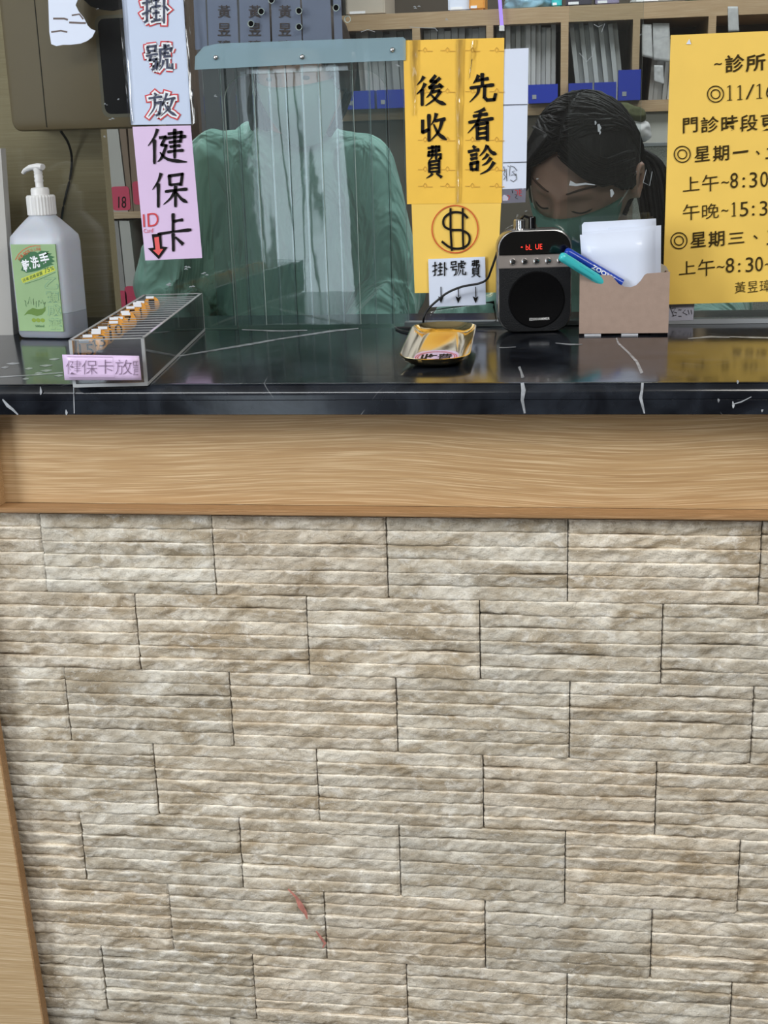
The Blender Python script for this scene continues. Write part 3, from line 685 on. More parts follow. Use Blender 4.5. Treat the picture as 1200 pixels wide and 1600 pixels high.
for pts in ([(805, 297), (809, 298), (808, 304)], [(811, 297), (815, 299)], [(811, 302), (815, 301)], [(812, 296), (811, 305), (815, 306)], [(793, 305), (797, 307), (794, 312)]): stroke(b, pts, 1.0, f)
finish('red_handwriting', b, M['ink_red'], r, 'raw')
b = new()
for pts in ([(800, 297), (801, 302)], [(804, 304), (808, 304), (805, 309), (809, 311)]): stroke(b, pts, .8, f)
finish('handwriting', b, M['ink'], r, 'raw')
# 8 big yellow hours sheet
def extend(p, q_, t): return (p[0]+(q_[0]-p[0])*t, p[1]+(q_[1]-p[1])*t)
r = sign('opening_hours_sheet', [(1048, 55), (1330, 43), (1313, 468), (1035, 476)], M['paper_y2'], 'large yellow sheet of printed clinic hours at the right edge of the glass', Y=YS)
b = new()
def wr(items, bold=.0, sh=.06):
    for s, x0, y0, x1, y1 in items:
        if s == '1':
            m_ = (x0+x1)/2+.5; stroke(b, [(m_, y0), (m_, y1)], 2.0, F); stroke(b, [(x0+.5, y0+3.2), (m_, y0+.5)], 1.2, F); stroke(b, [(x0, y1-.3), (x1, y1-.9)], 1.1, F)
        else: write(b, s, bx(x0, y0, x1, y1, .05), F, bold, sh)
def rings(cx, cy, R):
    for k in (R, R*.56):
        n = 28; stroke(b, [(cx+k*math.cos(2*math.pi*i/n), cy+k*math.sin(2*math.pi*i/n)) for i in range(n+1)], 1.7, F)
wr([('~', 1116, 98, 1128, 102), ('診', 1133, 85, 1163, 113), ('所', 1165, 84, 1196, 112)], .016)
rings(1118, 147, 12.5)
wr([('1', 1136, 133, 1144, 157), ('1', 1152, 133, 1160, 156), ('/', 1165, 132, 1179, 155), ('1', 1182, 131, 1191, 154), ('6', 1197, 130, 1209, 153)], -.008)
wr([('門', 1067, 183, 1090, 208), ('診', 1095, 182, 1123, 207), ('時', 1127, 180, 1153, 206), ('段', 1156, 179, 1184, 205), ('更', 1188, 178, 1216, 204)], .010)
rings(1066, 241, 12.5)
wr([('星', 1085, 228, 1109, 253), ('期', 1114, 227, 1139, 252), ('一', 1145, 235, 1169, 240), ('、', 1181, 235, 1187, 242), ('二', 1196, 230, 1220, 248)], .010)
wr([('上', 1067, 276, 1093, 299), ('午', 1097, 273, 1123, 299), ('~', 1127, 283, 1139, 287), ('8', 1141, 270, 1153, 294), (':', 1160, 277, 1164, 293), ('3', 1171, 269, 1183, 293), ('0', 1188, 268, 1200, 292), ('~', 1203, 278, 1215, 282)], -.002)
wr([('午', 1067, 319, 1093, 344), ('晚', 1097, 318, 1123, 342), ('~', 1127, 327, 1138, 331), ('1', 1143, 316, 1150, 338), ('5', 1156, 315, 1169, 338), (':', 1175, 321, 1179, 337), ('3', 1187, 314, 1199, 337), ('0', 1203, 313, 1215, 336)], -.004)
rings(1061, 376, 12.5)
wr([('星', 1079, 362, 1103, 387), ('期', 1107, 361, 1132, 386), ('三', 1138, 363, 1163, 381), ('、', 1177, 367, 1184, 374), ('五', 1198, 358, 1222, 382)], .010)
wr([('上', 1061, 408, 1087, 429), ('午', 1091, 405, 1117, 431), ('~', 1120, 415, 1132, 419), ('8', 1134, 403, 1147, 426), (':', 1153, 411, 1157, 425), ('3', 1165, 402, 1177, 425), ('0', 1180, 401, 1192, 424), ('~', 1195, 411, 1207, 415)], -.002)
wr([('黃', 1148, 440, 1165, 458), ('昱', 1168, 439, 1184, 457), ('璋', 1187, 437, 1204, 456)], -.006)
finish('lettering', b, M['ink_brown'], r)
b = new(); vs = [b.verts.new(F(p)) for p in ((1072, 69), (1077, 61), (1080, 69))]; b.faces.new(vs); finish('chip', b, M['paper_w'], r)
# 9 small note low right, behind the glass
r = sign('small_note', [(1030, 440), (1088, 438), (1083, 500), (1025, 502)], pm('grey_note_paper', (.42, .42, .5), .6), 'small grey note with pencil scribbles between carton and worktop, under the hours sheet', Y=YG+.0048, cat='paper')
b = new(); f = onY(YG+.0040)
for pts in ([(1049, 482), (1056, 481), (1052, 487), (1058, 489)], [(1050, 494), (1057, 492)], [(1060, 484), (1065, 484)], [(1060, 494), (1065, 494)], [(1071, 484), (1067, 488), (1074, 492)], [(1075, 484), (1077, 491)], [(1080, 484), (1081, 491)], [(1047, 479), (1053, 494)]): stroke(b, pts, .8, f)
finish('handwriting', b, M['ink'], r, 'raw')
# 10 torn white sticker at upper left
pts = [(74, -40), (128, -40), (131, -5), (122, -2), (118, 8), (123, 18), (131, 28), (137, 40), (142, 45), (149, 48), (144, 58), (136, 64), (126, 68), (110, 70), (98, 70), (88, 72), (80, 69), (77, 50)]
r = thing('torn_sticker', P(105, 70, YG-.0008), 'torn white sticker on the glass in front of the khaki machine', 'sticker')
b = new(); prism(b, [P(*p, YG-.0012) for p in pts], (0, .0008, 0)); finish('sheet', b, M['paper_w'], r)
b = new(); f = onY(YG-.0015)
for pts, wd in (([(83, 29), (100, 29), (106, 31)], 3), ([(108, 35), (126, 36), (134, 36)], 3), ([(80, 50), (95, 48), (105, 50)], 2.6), ([(112, 24), (124, 22), (130, 30)], 2.4)): stroke(b, pts, wd, f)
finish('faded_marks', b, M['ink_fade'], r, 'raw')
# 11 lavender reflections in the glass top, built as added sheets behind it (characters in brown)
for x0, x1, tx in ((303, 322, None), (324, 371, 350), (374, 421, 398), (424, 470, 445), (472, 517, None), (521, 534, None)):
    r = sign('reflection_strip', [(x0-2, -50), (x1-3, -50), (x1+2, 76), (x0+2, 78)], pm('lavender_reflection', (.37, .42, .61), .5, coat=.2, var=.1, vscale=9),
             {None: 'plain lavender reflection sheet behind the top of the glass', 350: 'lavender reflection sheet with brown characters nearest the pale blue sign', 398: 'lavender reflection sheet with brown characters and a black hole over its text', 445: 'rightmost lavender reflection sheet carrying brown characters'}[tx], .001, YG+.010, 'paper', 'lavender reflection sheets behind the top of the glass')
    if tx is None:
        r['label'] = {303: 'narrow plain lavender reflection sheet beside the pale blue sign', 472: 'wide plain lavender reflection sheet right of the characters', 521: 'narrow plain lavender reflection sheet at the right end of the row'}[x0]
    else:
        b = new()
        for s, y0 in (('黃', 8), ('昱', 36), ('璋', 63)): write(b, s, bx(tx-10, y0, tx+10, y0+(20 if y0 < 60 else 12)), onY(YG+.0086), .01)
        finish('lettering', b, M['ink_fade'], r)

# ------------------------------------------------------------------ things on the worktop
def rr_loft(bm, secs, n=7, mi=0):                 # secs: (z, half width, half depth, corner radius)
    loft(bm, [[(x, y, z) for x, y in rrect(-w_, w_, -d_, d_, r, n)] for z, w_, d_, r in secs], True, mi)
# hand sanitiser bottle
bc = PZ(76, 529, ZT); bc.y += .018
root = thing('sanitizer_bottle', (bc.x, bc.y, ZT), 'frosted pump bottle of hand sanitizer with a green label', 'bottle')
root.rotation_euler.z = math.radians(-9)
yb = bc.y
hs = P(60, 368, yb).z-ZT; hn = P(52, 336, yb).z-ZT; hc = P(52, 305, yb).z-ZT; hp = P(48, 262, yb).z-ZT
W2, D2 = .0365, .0265
lev = .26*hs
b = new(); rr_loft(b, [(0.0005, W2-.006, D2-.006, .010), (.002, W2-.002, D2-.002, .012), (.006, W2, D2, .013), (lev, W2, D2, .013)]); finish('gel_fill', b, M['gel'], root, 'auto', True)
b = new(); rr_loft(b, [(lev+.0002, W2, D2, .013), (hs-.008, W2, D2, .013), (hs, W2-.001, D2-.001, .013), (hs+.008, W2-.007, D2-.006, .013), (hn-.006, W2*.55, D2*.62, .012), (hn-.001, .0155, .0155, .0154), (hn, .0150, .0150, .0149)]); finish('bottle_body', b, M['bottle'], root, 'auto', True)
b = new(); lathe(b, [(.0155, hn), (.0160, hn+.001), (.0160, hc-.002), (.0148, hc)], (0, 0, 0), 56, ribs=1, amp=.035); finish('cap', b, M['cap'], root, False, True)
b = new(); lathe(b, [(.0105, hc), (.0105, hc+.006), (.0095, hc+.008), (.0045, hc+.009), (.0045, hc+.014)]+[(.0045+.0008*(k % 2), hc+.014+.0022*k) for k in range(6)]+[(.0042, hp-.006), (.0052, hp-.003), (.0052, hp+.002), (.002, hp+.0035)], (0, 0, 0), 24)
finish('pump_stem', b, M['cap'], root, 'auto', True)
b = new(); tube(b, [(.007, -.0005, hp+.0005), (0, 0, hp+.001), (-.010, .001, hp+.0), (-.018, .002, hp-.003), (-.021, .002, hp-.006)], [.005, .0055, .0048, .0036, .0030], 12, flat=.7); finish('nozzle', b, M['cap'], root, 'auto', True)
lw, lh0, lh1 = .0290, .010, hs-.008
def LB(p): return Vector((-lw+.001+2*lw*p[0]/100, -D2-.0009, lh1+(lh0-lh1)*p[1]/210))
def LBo(o): return lambda p: LB(p)+Vector((0, -o, 0))
b = new(); box(b, -lw, lw, -D2-.0008, -D2+.002, lh0, lh1); lab = finish('label', b, M['label'], root, False, True)
def lpart(name, b, m): return finish(name, b, m, lab, 'raw', True)
b = new(); blob = [(20, 45), (12, 36), (22, 32), (28, 22), (40, 18), (52, 17), (58, 20), (66, 15), (84, 16), (78, 20), (90, 22), (84, 26), (96, 30), (88, 34), (95, 40), (86, 44), (92, 48), (84, 50), (70, 56), (56, 62), (40, 66), (28, 68), (22, 64), (16, 62), (20, 54)]
cv = b.verts.new(LB((55, 42))); vs = [b.verts.new(LB(p)) for p in blob]
for i in range(len(vs)): b.faces.new((cv, vs[i], vs[(i+1) % len(vs)]))
lpart('brush_patch', b, M['g_dark'])
b = new()
for s, qd in (('乾', [(18, 38), (36, 34), (40, 62), (24, 66)]), ('洗', [(38, 30), (56, 26), (62, 54), (44, 59)]), ('手', [(58, 22), (80, 18), (84, 46), (66, 50)])): write(b, s, qd, LBo(.0003), .03)
lpart('lettering', b, M['ink_white'])
b = new(); stroke(b, [(6, 37), (14, 24), (26, 13), (40, 6), (54, 3), (66, 4)], 1.6, LBo(.0001))
for s, qd in (('消', [(10, 34), (15, 28), (20, 34), (15, 40)]), ('毒', [(16, 27), (21, 22), (26, 28), (21, 34)]), ('90', [(24, 20), (33, 14), (37, 22), (28, 28)]), ('%', [(34, 14), (39, 11), (42, 18), (37, 21)]), ('以', [(41, 11), (46, 9), (49, 16), (44, 18)]), ('上', [(48, 9), (53, 8), (55, 15), (50, 16)]), ('殺', [(55, 8), (60, 7), (61, 14), (56, 15)]), ('菌', [(61, 7), (66, 8), (66, 15), (61, 14)])): write(b, s, qd, LBo(.0002))
lpart('arc_lettering', b, M['ink_orange'])
b = new(); vs = [b.verts.new(LBo(.0001)(p)) for p in ((14, 82), (90, 51), (94, 62), (18, 93))]; b.faces.new(vs); lpart('lime_bar', b, M['g_lime'])
b = new()
for i, s in enumerate('消毒酒精凝露'): write(b, s, [(17+i*8, 83-i*3.3), (24+i*8, 80-i*3.3), (25+i*8, 88-i*3.3), (18+i*8, 91-i*3.3)], LBo(.0003))
write(b, '75', [(68, 58), (80, 53), (82, 64), (70, 69)], LBo(.0003)); write(b, '%', [(82, 54), (90, 51), (91, 60), (84, 63)], LBo(.0003)); stroke(b, [(22, 95), (55, 84), (94, 66)], .9, LBo(.0002))
write(b, '500', [(36, 195), (47, 195), (47, 200), (36, 200)], LBo(.0003)); write(b, 'ml', [(48, 194), (56, 194), (56, 200), (48, 200)], LBo(.0003))
for pts in ([(20, 150), (18, 134), (24, 144), (30, 126), (32, 142), (38, 130), (37, 146), (44, 136), (42, 152)], [(48, 150), (50, 134), (54, 142), (58, 132), (60, 144), (64, 138), (60, 152)]): stroke(b, pts, .8, LBo(.0002))
lpart('small_print', b, M['g_dark'])
b = new()
for s, y in (('乙', 78), ('類', 112), ('成', 144), ('藥', 177)): write(b, s, bx(66, y, 98, y+29), LBo(.0001), .045)
lpart('outline_print', b, M['g_line'])
b = new()
for s, y in (('乙', 78), ('類', 112), ('成', 144), ('藥', 177)): write(b, s, bx(68, y+1, 96, y+28), LBo(.0003), .012)
lpart('outline_fill', b, M['label'])
b = new(); lf = [(12, 172), (22, 160), (34, 153), (46, 156), (58, 154), (64, 149), (62, 160), (54, 169), (42, 173), (30, 169), (20, 168)]
vs = [b.verts.new(LBo(.0001)(p)) for p in lf]; b.faces.new(vs)
lpart('leaf_print', b, M['g_mid'])
b = new()
for x in (34, 44, 54):
    vs = [b.verts.new(LBo(.0001)((x+5*math.cos(a), 183+5*math.sin(a)))) for a in [2*math.pi*k/16 for k in range(16)]]; b.faces.new(vs)
lpart('dot_print', b, pm('olive_print', (.22, .33, .02), .5))

# pale panel at the far left
root = thing('pale_board', (P(5, 500, .31).x, .32, ZT), 'pale grey board standing behind the pump bottle at the left edge', 'board')
tx, bxx = P(1, 232, .30), P(19, 505, .30)
b = new(); prism(b, [(-.86, .30, ZT), (bxx.x, .30, ZT), (tx.x, .30, tx.z), (-.86, .30, tx.z)], (0, .014, 0)); finish('board_sheet', b, pm('pale_board', (.42, .41, .39), .6), root)

# acrylic card rack
fl, fr = PZ(117, 605, ZT), PZ(228, 605, ZT); br = PZ(325, 512, ZT)
root = thing('acrylic_card_rack', ((fl.x+fr.x)/2, fl.y, ZT), 'long clear acrylic card rack with thin dividers on the worktop', 'card rack')
ang = math.atan2(-(br.x-fr.x), br.y-fr.y); root.rotation_euler.z = ang
RW, RL, RH = (fr-fl).length/2*math.cos(ang)+.0005, .352, P(110, 531, fl.y).z-ZT
b = new()
box(b, -RW, RW, 0, RL, .0006, .0034); box(b, -RW, -RW+.0028, 0, RL, .0036, RH); box(b, RW-.0028, RW, 0, RL, .0036, RH)
box(b, -RW+.003, RW-.003, 0, .0028, .0036, RH); box(b, -RW+.003, RW-.003, RL-.0028, RL, .0036, RH)
finish('rack_case', b, M['acryl'], root, False, True)
b = new(); e = .0009
for x in (-RW+.0014, RW-.0014):
    box(b, x-.0014, x+.0014, 0, RL, RH, RH+.0006)
    for y in (.0014, RL-.0014): box(b, x-.0015, x+.0015, y-.0016, y+.0016, .001, RH)
box(b, -RW, RW, -.0004, 0, .0005, .0036); box(b, -RW, RW, 0, .0028, RH, RH+.0006); box(b, -RW, RW, RL-.0028, RL, RH, RH+.0006); box(b, RW, RW+.0004, 0, RL, .0005, .0034)
finish('rack_edges', b, M['acryl_edge'], root, False, True)
ND = 19
ys = [RL*(k+.75)/(ND+.6) for k in range(ND)]
for k in range(ND):
    b = new(); box(b, -RW+.003, RW-.003, ys[k]-.0005, ys[k]+.0005, .0036, RH-.002)
    o = finish('divider', b, M['acryl'], root, False, True)
    b = new(); box(b, -RW+.003, RW-.003, ys[k]-.0006, ys[k]+.0006, RH-.002, RH-.0014); box(b, RW-.0036, RW-.003, ys[k]-.0006, ys[k]+.0006, .0036, RH-.002); finish('divider_edge', b, M['acryl_edge'], o, False, True)
Rz = Matrix.Translation(root.location) @ Matrix.Rotation(ang, 4, 'Z')
# numbered discs standing in the slots along the left wall
names = ['15', '14', '13', '12', '11', '10', '9', '8', '7', '6', '5', '4', '3', '2', '1']
for k, s in enumerate(names):
    yy = ys[0]*.45 if k == 0 else ys[int(k*(ND-2)/14)]-.0030
    zc = RH-.0075+random.uniform(-.0015, .0015)+(-.0035 if k == 0 else 0); xc = -RW+.0125+random.uniform(-.0015, .0025)+(.004 if k % 3 == 2 else 0)
    xc = max(xc, -RW+.0124)
    r2 = thing('number_disc', Rz @ Vector((xc, yy, zc)), '', 'disc', 'orange number discs in the acrylic card rack'); r2.rotation_euler.z = ang
    r2['label'] = {0: 'orange disc numbered 15 at the front end of the clear card rack', 14: 'orange disc numbered 1 at the glass end of the clear card rack'}.get(k, 'orange disc numbered %s standing along the left wall of the card rack' % s)
    b = new(); lathe(b, [(.0090, -.0005), (.0090, .0005)], (0, 0, 0), 28, M=Matrix.Rotation(math.radians(90), 4, 'X')); finish('disc', b, M['orange'], r2, False, True)
    b = new(); wd = .0068 if len(s) == 2 else .0034
    write(b, s, [(-wd, .0055), (wd, .0055), (wd, -.0055), (-wd, -.0055)], lambda p: Vector((p[0], -.0008, p[1])), .0); finish('digits', b, M['ink'], r2, False, True)
    b = new(); box(b, -.006, .003, -.0014, -.0008, .0066, .0092); finish('tape_tab', b, M['ink_white'], r2, False, True)
# lilac label on the rack front
yl = fl.y-.0075
root = thing('rack_label', P(160, 576, yl), 'lilac paper label stuck across the front end of the clear card rack', 'label')
b = new(); sheetbm(b, [(97, 554), (217, 556), (221, 594), (101, 594)], yl-.0003, .0004, 8, 4, .0005); finish('sheet', b, M['paper_p'], root, True)
b = new(); f = onY(yl-.0012)
for s, qd in (('健', (103, 563, 127, 585)), ('保', (128, 563, 152, 585)), ('卡', (153, 562, 177, 584)), ('放', (180, 562, 206, 585))): write(b, s, bx(*qd), f, -.018)
for p_ in ([(208, 565), (216, 565)], [(208, 565), (209, 571)], [(209, 571), (216, 571)], [(213, 565), (213, 571)], [(208, 574), (216, 574)], [(210, 577), (210, 585)], [(210, 577), (216, 577)], [(211, 580), (216, 580)], [(208, 585), (216, 585)]): stroke(b, p_, .8, f)
stroke(b, [(104, 557), (176, 558), (179, 590), (108, 590)], .5, f)
finish('lettering', b, M['ink_gray'], root)

# gold money tray
tc_ = PZ(689, 537, ZT+.008); fx, bk = PZ(676, 560, ZT+.012), PZ(697, 512, ZT+.012)
root = thing('gold_tray', (tc_.x, (fx.y+bk.y)/2, ZT), 'shallow gold metal tray with a pink paper in it below the dollar sign', 'tray')
root.rotation_euler = (math.radians(2.6), 0, -math.atan2(bk.x-fx.x, bk.y-fx.y)); root.location.z += .0035
TL, TW, TH = (bk-fx).length/2-.004, .0345, .0115
b = new()
outer = [(.001, TW-.013, TL-.015, .018), (.0035, TW-.0075, TL-.008, .023), (.0075, TW-.002, TL-.002, .028), (TH, TW+.0005, TL+.001, .030)]
inner = [(TH+.0002, TW-.0006, TL-.0002, .0295), (.008, TW-.0035, TL-.0035, .027), (.0045, TW-.0085, TL-.009, .022), (.0028, TW-.012, TL-.013, .018)]
rr_loft(b, outer+inner, 10); finish('tray_dish', b, M['brass'], root, 'auto', True)
b = new(); box(b, -.02, .02, TL*.45, TL*.65, -.0062, .001); finish('foot', b, M['black'], root, False, True)
tr = root
root = thing('pink_slip', tr.location+Vector((0, 0, .004)), 'pink paper slip with a red ring and black writing lying in the gold tray', 'paper'); root.rotation_euler = tr.rotation_euler
b = new(); n = 28
vs1 = [(.0225*math.copysign(abs(math.cos(a))**.7, math.cos(a)), -TL+.046+.034*math.copysign(abs(math.sin(a))**.7, math.sin(a)), -.0008) for a in [2*math.pi*k/n for k in range(n)]]
prism(b, [Vector(v) for v in vs1], (0, 0, .0004)); finish('sheet', b, M['paper_p'], root, False, True)
b = new(); fz = lambda p: Vector((p[0], p[1], -.0002)); cy_ = -TL+.046
for k in (1, .9): stroke(b, [(.0205*k*math.cos(2*math.pi*i/30), cy_+.027*k*math.sin(2*math.pi*i/30)) for i in range(31)], .0009, fz)
finish('red_ring', b, M['ink_red'], root, 'raw', True)
b = new(); write(b, '收', [(-.016, cy_+.016), (.001, cy_+.016), (.001, cy_-.016), (-.016, cy_-.016)], fz, .03); write(b, '費', [(.001, cy_+.016), (.016, cy_+.016), (.016, cy_-.016), (.001, cy_-.016)], fz, .01); finish('lettering', b, M['ink'], root, False, True)

# voice amplifier
rl, rrt = PZ(781, 522, ZT), PZ(884, 518, ZT)
aw = .0415
root = thing('voice_amplifier', ((rl.x+rrt.x)/2, (rl.y+rrt.y)/2+.016, ZT), 'black portable voice amplifier with a silver button band and red display', 'speaker'); root.rotation_euler.z = math.radians(7)
AH = P(835, 358, rl.y+.01).z-ZT; AD = .016
def rbody(w_, z0, z1, r, y0, y1, bm, bev=.004):
    def ring(ins, y): return [(x, y, z) for x, z in rrect(-w_+ins, w_-ins, z0+ins, z1-ins, max(r-ins, .002), 8)]
    loft(bm, [ring(bev, y0), ring(bev*.3, y0+bev*.3), ring(0, y0+bev), ring(0, y1-bev), ring(bev*.3, y1-bev*.3), ring(bev, y1)])
b = new(); rbody(aw, .0004, AH, .021, -AD, AD, b); finish('case', b, M['chrome'] if 0 else pm('gunmetal_case', (.25, .25, .25), .25, metal=.8), root, 'auto', True)
zb1, zb0 = AH*.76, AH*.635
b = new()                                         # lower leather front
pts = [p for p in rrect(-aw+.002, aw-.002, .0024, AH-.002, .019, 8)]
low = [p for p in pts if p[1] < zb0]; low = [(aw-.002, zb0)]+sorted([p for p in low if p[0] > 0], key=lambda p: -p[1])+sorted([p for p in low if p[0] <= 0], key=lambda p: p[1])+[(-aw+.002, zb0)]
prism(b, [(x, -AD-.0015, z) for x, z in low], (0, .003, 0)); finish('leather_front', b, M['leather'], root, False, True)
up = [p for p in pts if p[1] > zb1]; up = [(-aw+.002, zb1)]+sorted([p for p in up if p[0] < 0], key=lambda p: p[1])+sorted([p for p in up if p[0] >= 0], key=lambda p: -p[1])+[(aw-.002, zb1)]
b = new(); prism(b, [(x, -AD-.001, z) for x, z in up], (0, .003, 0)); finish('gloss_front', b, M['black'], root, False, True)
b = new(); box(b, -aw+.0005, aw-.0005, -AD-.0022, -AD+.002, zb0, zb1); bmesh.ops.bevel(b, geom=b.edges[:], offset=.0006, segments=2, affect='EDGES'); finish('button_band', b, M['satin'], root, False, True)
for k in range(5):
    b = new(); lathe(b, [(.0036, 0), (.0036, .0012), (.0030, .0022), (.0012, .0027)], (0, 0, 0), 20, M=Matrix.Rotation(math.radians(90), 4, 'X'))
    for v in b.verts: v.co += Vector((-.0245+.0130*k, -AD-.0020, (zb0+zb1)/2))
    o = finish('button', b, M['chrome'], root, 'auto', True)
    b = new(); write(b, ['M', '◂', '▮', '▸', '●'][k] if False else ['M', '-', 'I', '+', 'o'][k], [(-.0258+.013*k, (zb0+zb1)/2+.0010), (-.0232+.013*k, (zb0+zb1)/2+.0010), (-.0232+.013*k, (zb0+zb1)/2-.0010), (-.0258+.013*k, (zb0+zb1)/2-.0010)], lambda p: Vector((p[0], -AD-.0049, p[1]))); finish('symbol', b, M['ink'], o, False, True)
b = new(); lathe(b, [(.0315, 0), (.0315, .0006), (.0300, .0012), (.0290, .0006), (.001, .0006)], (0, 0, 0), 48, M=Matrix.Rotation(math.radians(90), 4, 'X'))
for v in b.verts: v.co += Vector((.002, -AD-.0013, AH*.325))
finish('speaker_grille', b, M['grille'], root, 'auto', True)
b = new(); write(b, 'EDIXHAMMER', [(-.006, .0170), (.0165, .0175), (.0165, .0147), (-.006, .0142)], lambda p: Vector((p[0], -AD-.0030, p[1])), .01); finish('lettering', b, M['cap'], root, False, True)
b = new(); zd = zb1+.0085
box(b, -.017, .030, -AD-.0016, -AD-.0008, zb1+.002, AH-.006); finish('display', b, pm('display_window', (.004, .004, .004), .05), root, False, True)
b = new()
write(b, '-', [(-.0155, zd+.0005), (-.0135, zd+.0005), (-.0135, zd-.0005), (-.0155, zd-.0005)], lambda p: Vector((p[0], -AD-.0019, p[1])))
write(b, 'bL', [(-.0100, zd+.0026), (-.0035, zd+.0026), (-.0035, zd-.0032), (-.0100, zd-.0032)], lambda p: Vector((p[0], -AD-.0019, p[1])), -.01)
write(b, 'UE', [(.0005, zd+.0030), (.0080, zd+.0030), (.0080, zd-.0028), (.0005, zd-.0028)], lambda p: Vector((p[0], -AD-.0019, p[1])), -.01)
finish('display_digits', b, M['led'], root, False, True)
b = new(); lathe(b, [(.0078, 0), (.0078, .001), (.0060, .0016), (.0060, .0105), (.0052, .0118)], (-.0155, 0, AH-.0015), 40, ribs=1, amp=.05); finish('volume_knob', b, M['chrome'], root, False, True)
b = new(); lathe(b, [(.0042, 0), (.0042, .0125), (.0036, .0138)], (-.0015, 0, AH-.001), 20); tube(b, [(-.0015, 0, AH+.010), (-.010, .002, AH+.0135), (-.014, .008, AH+.009)], .0014, 8); finish('jack_plug', b, M['black'], root, 'auto', True)
b = new()
for s in (0, 1):
    pass
ringc = [(x*1.02, z) for x, z in up]
prism(b, [(x, -AD-.0042, z+.0008) for x, z in ringc if z > zb1-.001], (0, .0002, 0)); finish('clear_film', b, M['film'], root, False, True)

# cable of the amplifier
root = thing('black_cable', P(700, 458, .30), 'thin black cable curling from the voice amplifier down past the small notice', 'cable')
cp_ = [P(777, 394, .285), P(768, 420, .292), P(761, 436, .300), P(748, 443, .306), P(722, 448, .308), P(700, 457, .309), P(684, 469, .309), P(668, 484, .309), P(662, 497, .307), PZ(660, 512, ZT+.0016), PZ(646, 519, ZT+.0015), PZ(628, 517, ZT+.0015), PZ(621, 510, ZT+.0015), PZ(632, 506, ZT+.0015), PZ(646, 508, ZT+.0015)]
for p in cp_[9:]: p.y = min(p.y, .318)
b = new(); tube(b, spline(cp_, 8), .0013, 8); finish('cord', b, M['cable'], root, True)

# cardboard box with slips and pens
YC = .252
root = thing('cardboard_holder', (P(975, 524, YC).x, YC+.02, ZT), 'brown cardboard holder with a cut notch right of the voice amplifier', 'box')
zc0 = ZT+.0028
fp = [(906, 430), (954, 430), (960, 436), (967, 444), (976, 448), (985, 449), (994, 446), (1001, 439), (1007, 430), (1011, 427.5), (1047, 425)]
f0 = [P(*p, YC) for p in fp]; xL, xR = f0[0].x, f0[-1].x; zt_ = f0[0].z
b = new(); prism(b, [(xL, YC, zc0)]+f0+[(xR, YC, zc0)], (0, .0016, 0)); finish('front_panel', b, M['kraft'], root)
b = new(); box(b, xL, xR, YC+.0016, YC+.048, zc0, zc0+.0016); finish('base_panel', b, M['kraft'], root)
for x in (xL, xR-.0016): b = new(); box(b, x, x+.0016, YC+.0016, YC+.048, zc0+.0016, zt_-.001); finish('side_panel', b, M['kraft'], root)
b = new(); zz = P(1040, 412, YC+.048).z
prism(b, [(xL, YC+.048, zc0), (xR+.002, YC+.048, zc0), (xR+.002, YC+.048, zz-.008), (xR-.001, YC+.048, zz-.003), (xR-.006, YC+.048, zz), (xL+.004, YC+.048, zz), (xL, YC+.048, zz-.006)], (0, .0016, 0)); tag(finish('back_panel', b, M['cream'], root), 'paler lined back panel')
for x in (926, 984, 1030):
    b = new(); p = P(x, 524, YC); box(b, p.x-.009, p.x+.009, YC+.002, YC+.022, ZT+.0002, zc0); finish('pad', b, M['ink_white'] if x < 1000 else M['black'], root)
def slip(quad, y, lab, grp='white paper slips in the cardboard holder'):
    r = thing('paper_slip', P(quad[3][0]/2+quad[2][0]/2, quad[3][1], y), lab, 'paper', grp)
    b = new(); sheetbm(b, quad, y, .0004, 4, 4, .0008, seed=y*99); finish('sheet', b, M['paper_w'], r, True)
slip([(906, 367), (1020, 358), (1022, 505), (916, 507)], YC+.012, 'foremost white slip standing in the cardboard holder')
slip([(912, 363), (1023, 352), (1026, 505), (918, 507)], YC+.0155, 'white slip just behind the foremost one in the holder')
slip([(920, 362), (1033, 352), (1032, 505), (922, 507)], YC+.019, 'white slip with the rightmost corner in the cardboard holder')
for k in range(4): slip([(909+k, 351-k*1.2), (1019+k*2, 345-k*1.2), (1023+k*2, 505), (913+k, 507)], YC+.026+.0035*k, 'tall white slip at the back of the cardboard holder')
slip([(950, 356), (1028, 353), (1030, 505), (950, 507)], YC+.0225, 'white slip in the middle of the stack in the holder')
def pen(name, a, c, rad, mat, lab, cat='pen'):
    r = thing(name, a, lab, cat); d = (c-a); L_ = d.length; t = d.normalized()
    b = new(); tube(b, [a, a+t*.0008, a+t*.0025, a+t*.005, c], [rad*.35, rad*.7, rad*.93, rad, rad], 20); finish('barrel', b, mat, r, 'auto'); return r, a, t
a1, c1 = P(875, 399, YC-.016), P(950, 446, YC+.008)
r, a_, t_ = pen('marker', a1, c1, .0052, M['teal'], 'turquoise marker leaning left out of the cardboard holder')
up_ = Vector((0, 1, 0)).cross(t_).normalized(); up_ = up_ if up_.z > 0 else -up_
fpen = lambda a, t, up, r: (lambda p: a+t*p[0]+up*p[1]+Vector((0, -1, 0)).lerp(Vector((0, -1, 0)), 1)*(math.sqrt(max(0, r*r-p[1]*p[1]))+.0003))
b = new(); g = fpen(a_, t_, up_, .0052)
for o_, l0, l1 in ((-.0005, .024, .050), (-.0022, .019, .046), (-.0034, .022, .048)): stroke(b, [(l0+(l1-l0)*k/8, o_) for k in range(9)], .0007, g)
write(b, 'non-permanent', [(.026, .0026), (.046, .0026), (.046, .0008), (.026, .0008)], g); finish('print', b, M['tealink'], r, 'raw')
a2, c2 = P(883, 391, YC+.0065), P(972, 443, YC+.0065)
r, a_, t_ = pen('marker', a2, c2, .0045, M['blue'], 'dark blue marker with white letters behind the turquoise one')
